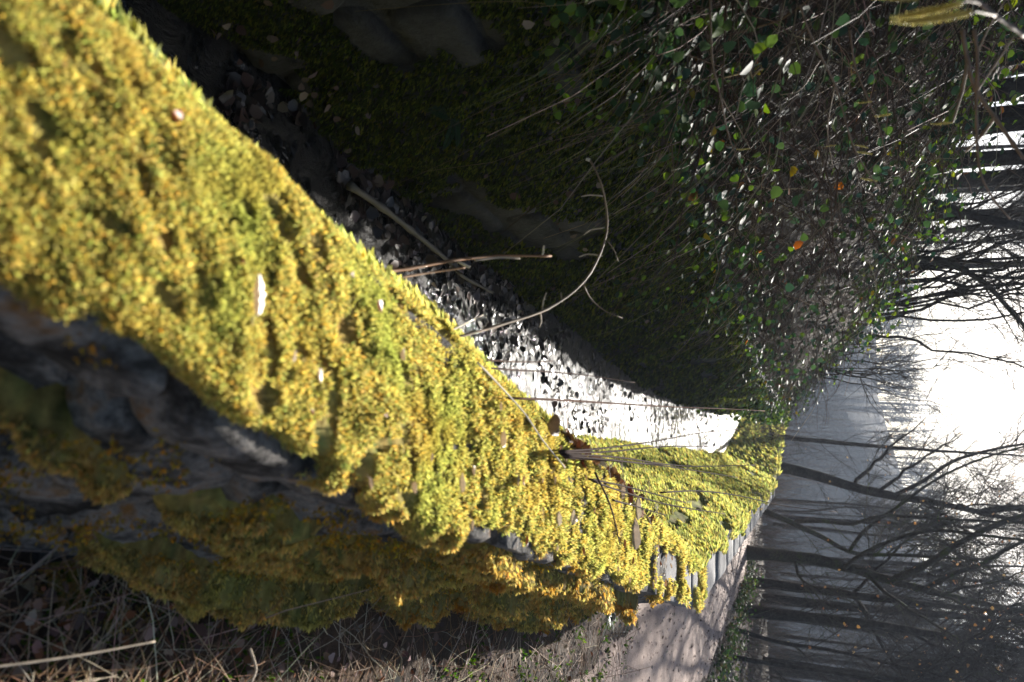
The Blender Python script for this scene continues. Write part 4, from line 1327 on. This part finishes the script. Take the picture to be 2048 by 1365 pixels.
V, Fs, C = scatter(LEAF_T, LEAF_F, p, X, Y, Z, r7.uniform(.05, .10, len(p)), pick([(.05, .09, .022), (.08, .13, .025), (.035, .06, .025), (.12, .10, .05)], len(p), r7, .2))
link('verge_greenery', make_mesh('verge_greenery', V, Fs, MAT['ivy'], C), kind='stuff', label='low green leaves along the far edge of the path', category='undergrowth')
# brown leaves on the hillside behind the ivy
n = 7000
y = r7.uniform(5, 34, n)
dd = 1.8 + r7.uniform(0, 1, n) ** 1.3 * 22
x = X_LEFT(y) - dd
p = np.stack([x, y, bank_z(dd, y) + .05 + r7.uniform(0, .08, n)], -1)
X, Y, Z = frames(np.array([.3, -.3, 1.]) + r7.normal(0, .4, (n, 3)), None, r7)
V, Fs, C = scatter(LEAF_T, LEAF_F, p, X, Y, Z, r7.uniform(.06, .13, n), pick([(.20, .10, .05), (.13, .075, .045), (.28, .15, .08), (.08, .05, .035)], n, r7, .2))
link('hillside_leaves', make_mesh('hillside_leaves', V, Fs, MAT['dry'], C), kind='stuff', label='orange brown fallen leaves on the hillside behind the ivy', category='leaves')

# far wood on the hill
r8 = np.random.default_rng(18)
n = 1300
x = r8.uniform(-45, 105, n)
y = r8.uniform(96, 175, n)
z = hill_z(x, y)
H = r8.uniform(5, 9.5, n)
base = np.stack([x, y, z - .2], -1)
top = base + np.stack([r8.normal(0, .6, n), r8.normal(0, .6, n), H], -1)
t = np.linspace(0, 1, 4)[None, :, None]
V, Fs = tubes(base[:, None] + (top - base)[:, None] * t, .13 * np.linspace(1, .2, 4)[None] * np.ones((n, 1)), 4, False)
parts = [(V, Fs, None)]
k = 40
q = r8.uniform(.25, 1, n * k)
bi = np.repeat(np.arange(n), k)
s0 = base[bi] + (top - base)[bi] * q[:, None]
dd = norm(r8.normal(0, 1, (n * k, 3)) * np.array([1, 1, .4]) + np.array([0, 0, .8]))
L = r8.uniform(.6, 2.2, n * k)
t = np.linspace(0, 1, 2)[None, :, None]
V, Fs = tubes(s0[:, None] + dd[:, None] * t * L[:, None, None], .044 * np.linspace(1, .4, 2)[None] * np.ones((n * k, 1)), 3, False)
parts.append((V, Fs, None))
V, Fs, C = merge(parts)
link('far_wood', make_mesh('far_wood', V, Fs, MAT['bark']), kind='stuff', label='far leafless wood covering the misty hill', category='wood')

# ------------------------------------------------------------------ haze: the sunlit misty air
hz, nt, b = new_mat('haze')
nt.nodes.remove(b)
pv = nd(nt, 'ShaderNodeVolumePrincipled')
pv.inputs['Color'].default_value = (.68, .80, 1.0, 1)
pv.inputs['Density'].default_value = .0008
pv.inputs['Anisotropy'].default_value = .30
nt.links.new(pv.outputs[0], nt.nodes['Material Output'].inputs['Volume'])
bx = np.array([(sx, sy, sz) for sx in (-262, 262) for sy in (-20, 345) for sz in (-14, 40)], float)
bf = np.array([[0, 1, 3, 2], [4, 6, 7, 5], [0, 4, 5, 1], [2, 3, 7, 6], [0, 2, 6, 4], [1, 5, 7, 3]])
link('haze', make_mesh('haze', bx, bf, hz), kind='stuff', label='pale mist filling the air of the valley', category='haze')
